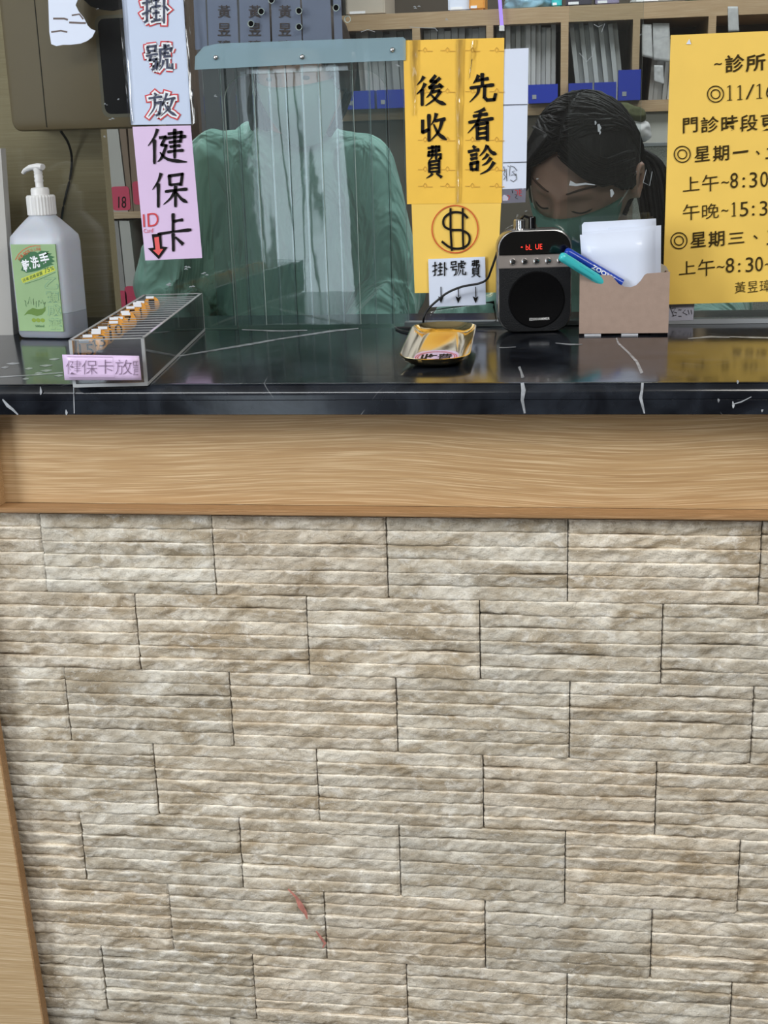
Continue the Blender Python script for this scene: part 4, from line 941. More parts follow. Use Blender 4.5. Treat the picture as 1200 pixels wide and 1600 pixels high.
up_ = Vector((0, 1, 0)).cross(t_).normalized(); up_ = up_ if up_.z > 0 else -up_
b = new(); write(b, 'ZOONV', [(.034, .0026), (.062, .0026), (.062, -.0022), (.034, -.0022)], fpen(a_, t_, up_, .0045), .03); finish('lettering', b, M['ink_white'], r)

# ------------------------------------------------------------------ behind the glass, left
root = thing('laminate_panel', (-.75, .47, ZT), 'beige wood-grain panel standing on the worktop behind the glass at the left', 'panel')
pt, pb = P(152, 150, .455), P(185, 497, .455)
b = new(); box(b, -1.05, (pt.x+pb.x)/2, .4525, .475, ZU, 2.2); finish('panel_board', b, M['panel'], root)
root = thing('khaki_machine', (P(110, 100, .42).x, .42, P(110, 205, .40).z), 'khaki wall-mounted machine with a dark window at the upper left behind the glass', 'machine')
y0 = .372; xa = (P(0, 60, y0).x+P(20, 200, y0).x)/2; xb = P(222, 190, y0).x; zz0 = P(110, 203, y0).z
b = new()
def mring(ins, y): return [(x, y, z) for x, z in rrect(xa+ins, xb-ins, zz0+ins, 1.72-ins, .012, 6)]
loft(b, [mring(.006, y0), mring(.0015, y0+.0015), mring(0, y0+.006), mring(0, .452)]); finish('housing', b, M['khaki'], root, 'auto')
sxm = (P(53, 0, y0).x+P(74, 200, y0).x)/2
b = new(); box(b, sxm-.0005, sxm+.0005, y0-.0004, y0+.002, zz0+.004, 1.70); finish('seam', b, M['grout'], root)
wx0 = P(150, 60, y0).x; wz0, wz1 = P(180, 178, y0).z, P(170, 29, y0).z
b = new(); q_ = rrect(wx0+.004, xb-.006, wz0, wz1, .008, 6); prism(b, [(x, y0-.0012, z) for x, z in q_], (0, .003, 0)); finish('display_window', b, M['window_dark'], root)
b = new(); q_ = rrect(wx0, xb-.004, wz0-.004, wz1+.004, .010, 6); prism(b, [(x, y0-.0006, z) for x, z in q_], (0, .002, 0)); finish('window_frame', b, pm('khaki_rim', (.17, .145, .09), .4), root)
b = new(); pts = [(128, -30), (131, 0), (142, 10), (158, 15), (176, 17), (190, 14), (205, 8), (215, -30)]
prism(b, [P(*p, y0-.0008) for p in pts], (0, .003, 0)); finish('upper_recess', b, M['window_dark'], root)
root = thing('machine_cord', P(113, 250, .44), 'black cord hanging from the khaki machine behind the pump bottle', 'cable')
b = new(); tube(b, spline([P(95, 205, .42), P(106, 222, .435), P(112, 245, .447), P(110, 275, .449), P(103, 305, .449), P(97, 335, .449), P(93, 380, .449), P(92, 497, .449)], 6), .0016, 8); finish('cord', b, M['cable'], root, True)

# files with pink tabs on a small shelf
YFi = 1.18
root = thing('file_shelf', (P(200, 330, YFi).x, YFi+.1, .0), 'narrow brown file shelf seen between the beige panel and the lilac sign', 'shelf')
sL, sR = P(120, 330, YFi).x, P(262, 330, YFi).x; s1 = P(190, 331, YFi).z; s2 = P(210, 492, YFi).z
b = new(); box(b, sL, sR, YFi, YFi+.25, s1-.012, s1); finish('shelf_board', b, M['shelfwood'], root)
b = new(); box(b, sL, sR, YFi, YFi+.25, s2-.02, s2); finish('shelf_board', b, M['shelfwood'], root)
b = new(); box(b, sL, sR, YFi+.25, YFi+.27, 0, 1.75); finish('back_board', b, pm('brown_back', (.10, .07, .05), .7), root)
b = new(); box(b, sL-.018, sL, YFi, YFi+.27, 0, 1.75); finish('side_panel', b, M['shelfwood'], root)
grey, white, brn = pm('grey_file', (.30, .29, .29), .7), pm('white_file', (.46, .46, .45), .7), pm('tan_file', (.22, .16, .12), .7)
def pfile(quad, mat, tab, lab, txt=None, z=None):
    p = [P(*c, YFi+.01) for c in quad]
    if z is not None: p[2].z = z; p[3].z = z
    r = thing('paper_file', ((p[2].x+p[3].x)/2, YFi+.1, p[2].z), lab, 'file', 'files with pink tabs on the narrow shelf')
    b = new(); prism(b, p, (0, .18, 0)); finish('folder', b, mat, r)
    if tab:
        x0, y0_, x1, y1_ = tab; a = P(x0, y1_, YFi+.008); c = P(x1, y0_, YFi+.008); az = max(a.z, (z or a.z)+.0005)
        b = new(); prism(b, [(x, YFi+.0085, zz_) for x, zz_ in rrect(a.x, c.x, az, c.z, .006, 4)], (0, .0014, 0)); o = finish('tab', b, M['tabpink'], r)
        if txt: b = new(); write(b, txt, bx(x0+(x1-x0)*.35, y0_+16, x1-4, y1_-4), onY(YFi+.0078)); finish('digits', b, M['ink'], o)
pfile([(146, 150), (160, 150), (173, 331), (163, 331)], grey, (161, 294, 171, 328), 'grey file with a sliver of pink tab beside the beige panel', z=s1)
pfile([(163, 150), (178, 150), (200, 331), (176, 331)], white, (176, 291, 201, 329), 'white file whose pink tab carries the digits 18', '18', z=s1)
pfile([(180, 150), (192, 150), (208, 331), (202, 331)], brn, None, 'tan file right of the file tabbed 18', z=s1)
pfile([(196, 150), (210, 150), (226, 331), (209, 331)], brn, (209, 283, 224, 320), 'tan file with a pink tab at the edge of the lilac sign', z=s1)
pfile([(172, 345), (184, 345), (200, 492), (186, 492)], grey, (184, 454, 197, 487), 'grey lower file with a narrow pink tab', z=s2)
pfile([(186, 345), (202, 345), (219, 492), (201, 492)], white, (197, 447, 219, 482), 'white lower file with a wide pink tab', z=s2)
pfile([(226, 345), (240, 345), (257, 492), (231, 492)], brn, (230, 440, 256, 476), 'lower tan file with a pink tab above the back of the card rack', z=s2)

root = thing('dark_cabinet', (-.6, 2.1, 0), 'tall dark cabinet behind the person in the green gown', 'cabinet')
_x0, _x1 = P(215, 200, 2.0).x, P(520, 200, 2.0).x-.03
b = new(); box(b, _x0, _x1, 2.02, 2.4, .05, 2.0); finish('cabinet_body', b, pm('near_black_board', (.012, .013, .018), .5), root)
for k in range(2): b = new(); box(b, _x0+(_x1-_x0)*k/2+.003, _x0+(_x1-_x0)*(k+1)/2-.003, 2.0, 2.019, .06, 1.99); o = finish('door', b, pm('near_black_door', (.012, .013, .018), .4), root); b = new(); tube(b, [(_x0+(_x1-_x0)*.5+(k*2-1)*.02, 1.985, 1.0), (_x0+(_x1-_x0)*.5+(k*2-1)*.02, 1.985, 1.15)], .005, 8); finish('handle', b, M['steel'], o)
b = new(); box(b, _x0, _x1, 2.03, 2.39, 0, .05); finish('plinth', b, M['grout'], root)
# ------------------------------------------------------------------ back shelves
YH = 2.2
def X_(px, py=90): return P(px, py, YH).x
zA1, zA0 = P(800, 13, YH).z, P(800, 38, YH).z; zB1, zB0 = P(900, 160, YH).z, P(900, 178, YH).z
xl_, xr_ = X_(528), X_(1420)
root = thing('file_shelving', (0.1, 2.35, 0), 'wide wooden shelving full of grey-white charts behind the staff', 'shelving')
b = new(); box(b, xl_, xr_, YH, YH+.35, zA0, zA1); finish('upper_shelf', b, M['shelfwood'], root)
b = new(); box(b, xl_, xr_, YH, YH+.35, zB0, zB1); finish('lower_shelf', b, M['shelfwood'], root)
b = new(); box(b, xl_, xr_, YH+.35, YH+.365, 0, 2.1); finish('back_board', b, M['darkwood'], root)
divs = [(528, 540), (645, 657), (760, 771), (876, 888), (988, 999), (1105, 1117)]
for x0, x1 in divs: b = new(); box(b, X_(x0), X_(x1), YH, YH+.35, zB1, zA0); finish('divider', b, M['shelfwood'], root)
b = new(); box(b, xl_, X_(1003, 300), YH+.02, YH+.04, 0, zB0); finish('door_panel', b, pm('taupe_door', (.10, .085, .065), .5, var=.1), root)
b = new(); box(b, X_(1003, 300), xr_, YH+.02, YH+.04, 0, zB0); tag(finish('door_panel', b, M['wall'], root), 'pale grey lower panel at the right')
chart0 = None
def chart(x, y, z, th, h, tilt, lab):
    global chart0
    if chart0 is None:
        r = thing('patient_chart', (x, y, z), lab, 'chart'); b = new()
        box(b, -.5, .5, 0, .18, 0, 1); ch = finish('folder', b, M['chart'], r, False, True); chart0 = (r, ch)
    else:
        r = chart0[0].copy(); C.objects.link(r); ch = chart0[1].copy(); C.objects.link(ch); ch.parent = r; r['label'] = lab
    r.location = (x, y, z); r.rotation_euler = (0, tilt, 0); ch.scale = (th, 1, h); return r
for (x0, x1, nm, n, tl) in ((544, 642, 'behind the header bar right of the green gown', 9, -3), (660, 757, 'in the bay hidden mostly by the yellow brush-lettered sign', 9, 0), (773, 868, 'in the bay right of the yellow brush-lettered sign', 12, 0), (890, 966, 'leaning in the bay above the bowed head', 10, -7), (1003, 1040, 'in the bay left of the hours sheet', 5, 4)):
    wa = X_(x0); wb = X_(x1); th = (wb-wa)/n
    for k in range(n):
        hh = random.uniform(.178, .196)
        r = chart(wa+th*(k+.5)+(.02 if tl else 0), YH+.05+random.uniform(-.012, .02), zB1+.0005+abs(math.sin(math.radians(tl)))*th*.5, th*.93, hh*(.72 if x0 == 1003 else 1), math.radians(tl), 'grey-white patient chart standing %s' % nm)
        r['group'] = 'patient charts '+nm
for i, (x0, x1) in enumerate(((541, 588), (590, 643), (658, 757), (826, 874), (889, 928), (929, 965), (966, 1003))):
    y_ = YH-.035; zt2 = P(900, 130 if i < 6 else 112, y_).z; zb2 = zB1+.0004
    names_ = ['left blue file box seen through the curtain', 'right blue file box seen through the curtain', 'blue file box behind the yellow brush-lettered sign', 'blue file box above the hair left of the glass edge', 'blue file box directly above the bowed head', 'blue file box right of the middle of the bowed head', 'tall blue file box at the right end of the row']
    r = thing('blue_file_box', ((X_(x0)+X_(x1))/2, y_, zb2), names_[i], 'file box', 'blue file boxes under the charts')
    xa_, xb_ = X_(x0), X_(x1)-.003
    b = new(); box(b, xa_, xb_, y_, y_+.003, zb2, zt2); box(b, xa_, xa_+.003, y_+.003, y_+.045, zb2, zt2); box(b, xb_-.003, xb_, y_+.003, y_+.045, zb2, zt2); box(b, xa_, xb_, y_+.003, YH+.04, zb2, zb2+.002)
    finish('tray_body', b, M['filebox'], r)
    b = new(); box(b, xa_+.01, xa_+.02, y_-.001, y_, zb2+.01, zb2+.02); finish('rivet', b, M['rail'], r)
def item(name, x0, y0, x1, y1, d, mat, lab, cat, Y=None, z=None, rr_=.004):
    Y = Y or YH+.02; a, c = P(x0, y1, Y), P(x1, y0, Y); zb_ = zA1+.0003 if z is None else z
    r = thing(name, ((a.x+c.x)/2, Y+d/2, zb_), lab, cat); b = new(); box(b, a.x, c.x, Y, Y+d, zb_, max(c.z, zb_+.012)); bmesh.ops.bevel(b, geom=b.edges[:], offset=rr_, segments=2, affect='EDGES'); o = finish('body', b, mat, r, 'auto')
    b = new(); box(b, a.x+(c.x-a.x)*.1, a.x+(c.x-a.x)*.5, Y-.0008, Y, zb_+.004, zb_+.010); finish('spine_label', b, M['ink_white'], r)
item('paper_box', 540, -30, 600, 14, .2, M['cream'], 'cream box on the upper shelf above the header bar', 'box')
item('white_carton', 700, -30, 745, 14, .2, M['paper_w'], 'white carton on the upper shelf above the yellow sign', 'box')
item('tan_carton', 735-2, -30, 757, 14, .12, M['orange'], 'small tan carton beside the white carton', 'box', Y=YH+.005)
item('teal_book', 862, -30, 878, 12, .2, M['teal'], 'teal book spine on the upper shelf beside the blue bag', 'book')
item('dark_book', 884, -30, 925, 12, .2, pm('dark_spine', (.05, .045, .07), .6), 'dark book on the upper shelf above the sliding pane', 'book')
item('violet_book', 930, -30, 968, 12, .2, pm('lilac_spine', (.28, .25, .4), .6), 'lilac book on the upper shelf right of the dark one', 'book')
item('paper_pile', 985, 0, 1072, 12, .2, M['chart'], 'low pile of papers on the upper shelf left of the green box', 'paper')
item('green_box', 1076, -12, 1134, 10, .15, M['greenbox'], 'green box on the upper shelf above the hours sheet', 'box')
item('grey_box', 1157, -40, 1230, 10, .2, M['chart'], 'grey storage box at the right end of the upper shelf', 'box')
item('pale_carton', 1040, -60, 1074, -1, .12, M['cream'], 'tall pale carton behind the paper pile', 'box', Y=YH+.22)
r = thing('hanging_note', P(1146, 30, YH-.002), 'white note taped to the shelf edge above the hours sheet', 'paper'); b = new(); sheetbm(b, [(1137, 10), (1153, 10), (1155, 49), (1138, 50)], YH-.003, wave=.002); finish('sheet', b, M['chart'], r, True)
r = thing('blue_bag', P(826, 8, YH+.05), 'crumpled pale blue plastic bag on the upper shelf', 'bag'); b = new(); bmesh.ops.create_icosphere(b, subdivisions=4, radius=1)
bp_ = P(826, 8, YH+.06)
for v in b.verts:
    n = 1+.25*q(v.co*2.2)+.1*q(v.co*6); v.co = Vector((v.co.x*.058*n, v.co.y*.045*n, max(v.co.z*.03*n, -.016))); v.co += Vector((bp_.x, YH+.07, zA1+.0165))
finish('bag', b, M['bluebag'], r, True)
r = thing('violet_tube_lamp', P(781, 20, YH-.02), 'slim violet lamp tube glowing in front of the upper shelf', 'lamp')
b = new(); p0_, p1_ = P(778, -40, YH-.02), P(784, 40, YH-.02); tube(b, [p0_, p1_], .0045, 10); finish('tube', b, M['violet'], r, True)
b = new(); box(b, p1_.x-.006, p1_.x+.006, YH-.026, YH-.0005, p1_.z-.012, p1_.z); finish('holder', b, M['cap'], r)
for k, (x0, y0, x1, y1) in enumerate(((1003, 38, 1018, 92), (1020, 36, 1046, 98), (1022, 102, 1036, 132))):
    r = thing('loose_sheet', P(x0, y1, YH+.02), ['narrow white sheet hanging in the bay left of the hours sheet', 'wide white sheet hanging in the bay left of the hours sheet', 'small note under the two hanging sheets'][k], 'paper')
    b = new(); sheetbm(b, [(x0, y0), (x1, y0), (x1+2, y1), (x0, y1-4)], YH+.012+.004*k, wave=.004, seed=k); finish('sheet', b, M['chart'], r, True)

# speckled screen with cap and cloth
YP = 1.55
root = thing('fabric_screen', (P(1080, 300, YP).x, YP+.02, 0), 'speckled grey fabric screen behind the seated nurse', 'screen')
zp = P(1030, 228, YP).z
b = new(); box(b, P(990, 300, YP).x, P(1400, 300, YP).x, YP, YP+.04, .02, zp); finish('screen_panel', b, M['speckle'], root)
b = new(); box(b, P(990, 300, YP).x-.004, P(1400, 300, YP).x, YP-.004, YP+.044, zp, zp+.006); finish('top_rail', b, M['rail'], root)
b = new(); box(b, P(1010, 300, YP).x, P(1390, 300, YP).x, YP-.06, YP+.10, 0, .02); finish('foot', b, M['rail'], root)
def lump(name, cx, cy, y, sx_, sy_, sz_, mat, lab, cat, seed=0, zmin=None):
    c = P(cx, cy, y); r = thing(name, c, lab, cat); b = new(); bmesh.ops.create_icosphere(b, subdivisions=4, radius=1)
    for v in b.verts:
        n = 1+.22*q(v.co*1.6+Vector((seed, 0, 0)))+.06*q(v.co*5); v.co = Vector((v.co.x*sx_*n, v.co.y*sy_*n, v.co.z*sz_*n))+c
        if zmin is not None: v.co.z = max(v.co.z, zmin)
    finish('cloth', b, mat, r, True); return r
lump('white_cloth', 990, 205, YP+.02, .036, .03, .024, pm('white_cloth', (.5, .5, .5), .9), 'crumpled white cloth on the screen beside the bowed head', 'cloth', 3, zp+.0065)
lump('olive_cap', 975, 180, YP+.02, .042, .03, .022, M['olive'], 'dark olive cloth cap lying on the white cloth', 'cap', 1)

# desk inside, stool
root = thing('staff_desk', (0, .65, 0), 'plain office desk behind the reception counter', 'desk')
b = new(); box(b, -.8, .75, .46, .68, .72, .745); finish('desk_top', b, M['shelfwood'], root)
for x in (-.78, .73):
    for y in (.47, .65): b = new(); box(b, x-.015, x+.015, y-.008, y+.022, 0, .72); finish('leg', b, M['rail'], root)

# ------------------------------------------------------------------ people
def capsule(bm, a, b_, ra, rb, n=20, fy=1.0):
    a, b_ = Vector(a), Vector(b_); t = b_-a; L_ = t.length; t = t/L_ if L_ > 1e-6 else Vector((0, 0, 1))
    u = t.cross(Vector((0, 1, 0))); u = u.normalized() if u.length > .05 else Vector((1, 0, 0)); v = t.cross(u)
    rings = []
    for k in range(1, 7): w_ = math.pi/2*k/6; rings.append((a-t*ra*math.cos(w_), ra*math.sin(w_)))
    for k in range(0, 6): w_ = math.pi/2*k/6; rings.append((b_+t*rb*math.sin(w_), rb*math.cos(w_)))
    loft(bm, [[c+(u*math.cos(x)+v*math.sin(x)*fy)*r_ for x in [2*math.pi*k/n for k in range(n)]] for c, r_ in rings])
def remesh(bm, voxel, smooth=2, disp=None):
    me = bpy.data.meshes.new('t'); bmesh.ops.recalc_face_normals(bm, faces=bm.faces); bm.to_mesh(me); bm.free(); o = bpy.data.objects.new('t', me); C.objects.link(o)
    m = o.modifiers.new('r', 'REMESH'); m.mode = 'VOXEL'; m.voxel_size = voxel; m.use_smooth_shade = True
    if smooth: s_ = o.modifiers.new('s', 'SMOOTH'); s_.iterations = smooth; s_.factor = .5
    bpy.context.view_layer.update(); out = bpy.data.meshes.new_from_object(o.evaluated_get(bpy.context.evaluated_depsgraph_get())); bpy.data.objects.remove(o)
    if disp:
        nn = [v.normal.copy() for v in out.vertices]
        for v, n in zip(out.vertices, nn): v.co += n*disp(v.co)
    return out
def gs(x, s): return math.exp(-(x/s)**2)
def headp(n, eyes_closed=True, grow=0.0, face=True):
    x, y, z = n
    X, Y, Z = .074*x, .094*y, .116*z
    if z < 0:
        t = min(1, -z); X *= 1-.34*t**1.6
        if y > 0: Y *= 1-.5*t
        else: Y *= 1-.10*t
    if y < 0 and abs(x) < .7: Y *= 1-.06*gs(x, .4)
    f = 0
    if face and y < 0:
        f += .007*gs(Z-.024, .010)*gs(abs(X)-.022, .022)
        f -= .011*gs(abs(X)-.031, .015)*gs(Z-.004, .011)
        f += .0065*gs(abs(X)-.031, .012)*gs(Z-.002, .008)
        k = max(0, min(1, (.018-Z)/.050)) if Z > -.034 else 0
        f += (.008+.022*k)*gs(X, .009+.004*k)*(1 if -.034 < Z < .018 else gs(Z+.034 if Z < -.034 else Z-.018, .005))
        f += .006*gs(abs(X)-.011, .006)*gs(Z+.030, .007)
        f += .005*gs(abs(X)-.036, .018)*gs(Z+.022, .018)
        f += .007*gs(X, .020)*gs(Z+.052, .006)+.007*gs(X, .018)*gs(Z+.063, .006)-.003*gs(X, .02)*gs(Z+.0575, .0022)
        f += .006*gs(X, .020)*gs(Z+.095, .016)
    v = Vector((X, Y-f, Z))
    return v+Vector(n).normalized()*grow
def head_mesh(bm, Mh):
    N, K = 72, 96
    rings = [[Mh @ headp((math.sin(t)*math.sin(p), -math.sin(t)*math.cos(p), math.cos(t))) for p in [2*math.pi*k/K for k in range(K)]] for t in [math.pi*(j+.5)/N for j in range(N)]]
    loft(bm, rings)
    for s in (-1, 1):                             # ears
        c = Vector((s*.075, .012, -.006)); rim = []
        for k in range(11):
            a = math.radians(-70+k*27); rim.append(c+Vector((s*(.006+.004*math.sin(a)), .015*math.cos(a)*1.0+.003, .029*math.sin(a))))
        for p0, p1 in zip(rim, rim[1:]): capsule(bm, Mh @ p0, Mh @ p1, .0042, .0042, 10)
        capsule(bm, Mh @ (c+Vector((0, -.002, .012))), Mh @ (c+Vector((-s*.002, 0, -.020))), .009, .007, 12, .6)
def hand(bm, wrist, dirv, palm_n):
    d = Vector(dirv).normalized(); nrm = Vector(palm_n).normalized(); s = d.cross(nrm).normalized(); w_ = Vector(wrist)
    capsule(bm, w_, w_+d*.030, .022, .026); 
    for k, (o_, L_) in enumerate(((-.030, .060), (-.010, .072), (.010, .068), (.028, .052))):
        p = w_+d*.045+s*o_*.9; capsule(bm, w_+d*.02+s*o_*.5, p, .014, .0105, 12)
        for j in range(3):
            dd = (d+nrm*(.25+.35*j)).normalized(); q2 = p+dd*L_*(.45, .32, .25)[j]; capsule(bm, p, q2, .0092-.0008*j, .0086-.0008*j, 12); p = q2
    p = w_+d*.012-s*.022; q2 = p+(d*.6-s*.8+nrm*.3).normalized()*.035; capsule(bm, p, q2, .014, .0105, 12); capsule(bm, q2, q2+(d*.9-s*.2+nrm*.5).normalized()*.028, .0100, .0085, 12)
def mask_mesh(Mh):
    b = new(); N, K = 26, 30; g = []
    for j in range(N+1):
        row = []
        for k in range(K+1):
            u = -1+2*k/K; v = j/N
            th = math.radians(90+(-3+v*64)); ph = u*math.radians(72-14*v)
            n = (math.sin(th)*math.sin(ph), -math.sin(th)*math.cos(ph), math.cos(th)); p = headp(n, face=False)
            nose = .029*gs(u, .42)*gs(v-.28, .42)
            p = p+Vector(n)*.0042+Vector((0, -nose, 0)); p.z += -.011; p.y += .0018*math.sin(v*math.pi*6)*.4
            row.append(b.verts.new(Mh @ p))
        g.append(row)
    for j in range(N):
        for k in range(K): b.faces.new((g[j][k], g[j][k+1], g[j+1][k+1], g[j+1][k]))
    bmesh.ops.solidify(b, geom=b.faces[:], thickness=.0014); return b
def hair_cap(Mh, line, grow, seed=0, rim=.0):
    b = new(); N, K = 80, 120; g = []
    for j in range(N+1):
        t = math.pi*j/N; row = []
        for k in range(K):
            p = 2*math.pi*k/K; n = Vector((math.sin(t)*math.sin(p), -math.sin(t)*math.cos(p), math.cos(t)))
            st = .0018*q(Vector((math.atan2(n.x, n.z+.3)*3, n.y*16, seed)))+.0022*q(Vector((n.x*22, n.y*3, n.z*3+seed)))
            row.append(b.verts.new(Mh @ headp(n, grow=grow+st, face=False)) if True else None)
        g.append(row)
    keep = lambda t, p: line(Vector((math.sin(t)*math.sin(p), -math.sin(t)*math.cos(p), math.cos(t))))
    for j in range(N):
        for k in range(K):
            if keep(math.pi*(j+.5)/N, 2*math.pi*(k+.5)/K):
                k2 = (k+1) % K; b.faces.new((g[j][k], g[j+1][k], g[j+1][k2], g[j][k2]))
    for v in [v for v in b.verts if not v.link_faces]: b.verts.remove(v)
    bmesh.ops.remove_doubles(b, verts=b.verts[:], dist=1e-5)
    bmesh.ops.recalc_face_normals(b, faces=b.faces[:]); bmesh.ops.solidify(b, geom=b.faces[:], thickness=.006)
    return b
def folds(seed, amp):
    def f(c):
        a = q(Vector((c.x*10+seed, c.y*10, c.z*2.6))); r_ = (1-abs(q(Vector((c.x*17-c.z*5+seed, c.y*17, c.z*4))))*1.6); r_ = max(0, r_)**4
        return amp*(a*.9)+amp*1.3*r_*max(0, q(Vector((c.x*5, c.z*5, seed)))+.35)
    return f
def brow_curve(Mh, s, z, wd, n=10):
    b = new(); pts = []
    for k in range(n+1):
        x = s*(.014+.036*k/n); zz_ = z+.005*math.sin(k/n*math.pi*.8); best = None
        th = math.acos(max(-1, min(1, zz_/.116))); ph = math.asin(max(-1, min(1, x/.074/max(.1, math.sin(th)))))
        v = headp((math.sin(th)*math.sin(ph), -math.sin(th)*math.cos(ph), math.cos(th))); pts.append(Mh @ (v+Vector((0, -.0003, 0))))
    tube(b, pts, [wd*(.5+.5*math.sin(math.pi*(k+1)/(n+2))) for k in range(n+1)], 8, flat=.6); return b

# --- seated nurse with bowed head
Hn = P(911, 277, .67)
Mh = Matrix.Translation(Hn) @ Matrix.Rotation(math.radians(-22), 4, 'Z') @ Matrix.Rotation(math.radians(7), 4, 'Y') @ Matrix.Rotation(math.radians(27), 4, 'X') @ Matrix.Scale(.91, 4)
root = thing('person', (Hn.x, Hn.y+.2, 0), 'person in teal gown and mask, seated with bowed head and closed eyes', 'person')
hx_, hy_, hz_ = Hn
shz = ZT-.02
neck = Mh @ Vector((0, .035, -.085)); chest = Vector((hx_+.02, hy_+.20, shz-.03))
SL, SR_ = Vector((hx_-.15, hy_+.19, shz-.01)), Vector((hx_+.19, hy_+.19, shz-.02))
EL, ER = Vector((hx_-.20, hy_+.02, .86)), P(1092, 500, .60)-Vector((0, 0, .045))
WL, WR = Vector((hx_-.06, hy_-.08, .785)), Vector((hx_+.10, hy_-.08, .80))
hip = Vector((hx_+.03, hy_+.34, .50)); kL, kR = Vector((hx_-.10, hy_+.05, .53)), Vector((hx_+.16, hy_+.05, .53)); fL, fR = Vector((hx_-.10, hy_+.02, .06)), Vector((hx_+.16, hy_+.02, .06))
b = new(); head_mesh(b, Mh)
capsule(b, Mh @ Vector((0, .03, -.05)), chest+Vector((0, 0, .02)), .048, .055); capsule(b, chest, hip, .10, .11, fy=.8)
for S_, E_, W_ in ((SL, EL, WL), (SR_, ER, WR)):
    capsule(b, chest, S_, .07, .045); capsule(b, S_, E_, .045, .036); capsule(b, E_, W_, .034, .022); hand(b, W_, (Vector((W_.x, W_.y-.1, W_.z-.03))-W_), (0, 0, -1))
for k_, f_ in ((kL, fL), (kR, fR)): capsule(b, hip, k_, .085, .06); capsule(b, k_, f_, .055, .038); capsule(b, f_, f_+Vector((0, -.13, -.02)), .035, .028)
me = remesh(b, .0032, 1); body = link('body', me, M['skin'], root, True)
b = new(); capsule(b, neck.lerp(chest, .55), chest, .075, .11, fy=.9); capsule(b, chest, hip, .14, .15, fy=.85)
for S_, E_, W_ in ((SL, EL, WL), (SR_, ER, WR)): capsule(b, chest, S_, .085, .066); capsule(b, S_, E_, .066, .058); capsule(b, E_, E_.lerp(W_, .85), .056, .036)
for k_, f_ in ((kL, fL), (kR, fR)): capsule(b, hip, k_, .12, .09); capsule(b, k_, k_.lerp(f_, .6), .09, .085)
link('gown', remesh(b, .006, 3, folds(3, .010)), M['gown'], body, True)
finish('mask', mask_mesh(Mh), M['mask'], body, True)
def line_n(n):
    if n.z < -.55: return False
    if n.y > .05 and n.z > -.75: return not (abs(n.x) > .8 and n.y < .42 and n.z < .12)
    hl = .66-.50*abs(n.x+.06)**1.2 if abs(n.x) < .80 else .30-(abs(n.x)-.8)*1.5
    if n.y <= .05 and n.z > hl: return True
    return False
finish('hair', hair_cap(Mh, line_n, .011, 2), M['hair'], body, True)
random.seed(11)
b = new()                                         # locks swept from the parting to both sides and back
for k in range(120):
    s = -1 if k % 2 else 1; y0_ = random.uniform(-.72, .55)
    ph = random.uniform(.9, 1.25); pts = []
    for j in range(9):
        t = j/8; am = .70+max(0, min(1, (y0_+.55)/.9))*1.05; a = s*(.03+t*am*ph)-.06
        yy = y0_+(.62 if y0_ < 0 else .35)*t*t+.04*random.random(); rad = math.sqrt(max(.02, 1-min(.98, yy*yy)))
        n = Vector((math.sin(a)*rad, yy, math.cos(a)*rad)); pts.append(Mh @ headp(n, grow=.0125+.0015*math.sin(j+k), face=False))
    tube(b, pts, [.0012]+[.0032]*7+[.0008], 6, flat=.6)
hlf = lambda x: .66-.50*abs(x+.06)**1.2
for s in (-1, 1):                                 # strands lying along the hairline down to the ears
    for k in range(22):
        pts = []; o_ = -.03+.012*k+random.uniform(-.01, .01)
        for j in range(12):
            t = j/11; x = s*(.02+.86*t**.9)-.04; z = hlf(x)+o_-.30*max(0, t-.75); y2 = 1-min(.97, x*x+z*z)
            n = Vector((x, -math.sqrt(max(.0, y2)), z)).normalized()
            if t > .8: n = Vector((n.x, n.y+(t-.8)*2.6, n.z)).normalized()
            pts.append(Mh @ headp(n, grow=.0115+.0012*math.sin(j*1.3+k), face=False))
        tube(b, pts, [.0008]+[.0026]*10+[.0008], 6, flat=.6)
# side lock hanging in front of the far temple
for k in range(16):
    o_ = .0035*k; tube(b, spline([Mh @ Vector((-.020-o_*.5, -.062+o_*.3, .100)), Mh @ Vector((-.048-o_*.3, -.080+o_*.5, .062)), Mh @ Vector((-.068-o_*.15, -.072+o_, .022)), Mh @ Vector((-.078, -.050+o_, -.012))], 4), [.0036]*12+[.001], 6)
# gathered hair falling behind the near shoulder
for k in range(40):
    a = random.uniform(0, 6.28); r_ = random.uniform(0, .026); o_ = Vector((math.cos(a)*r_, math.sin(a)*r_*.8, 0))
    A_ = P(965, 225, hy_+.10); tube(b, spline([A_+o_*.6, P(1008, 255, hy_+.11)+o_, P(1022, 310, hy_+.10)+o_, P(1028, 380, hy_+.09)+o_*.8, P(1024, 440, hy_+.09)+o_*.4], 5), [.0045]*20+[.001], 6)
finish('hair_locks', b, M['hair'], body, True)
for s in (-1, 1):
    finish('eyebrow', brow_curve(Mh, s, .026, .0022), M['brow'], body, True)
    b = new(); pts = []
    for k in range(11):
        x = s*(.018+.027*k/10); zz_ = -.004-.0035*math.sin(math.pi*k/10); th = math.acos(zz_/.116); ph = math.asin(x/.074/math.sin(th))
        pts.append(Mh @ (headp((math.sin(th)*math.sin(ph), -math.sin(th)*math.cos(ph), math.cos(th)))+Vector((0, -.0004, 0))))
    tube(b, pts, [.0004]+[.0011]*9+[.0005], 6); finish('closed_eyelid', b, M['lash'], body, True)
    b = new(); tube(b, spline([Mh @ Vector((s*.063, -.052, -.022)), Mh @ Vector((s*.076, -.028, -.006)), Mh @ Vector((s*.083, -.002, .018)), Mh @ Vector((s*.080, .016, .012))], 5), .0012, 6); finish('mask_loop', b, M['elastic'], body, True)
root = thing('stool', (hip.x, hip.y, 0), 'round dark stool under the seated nurse', 'stool')
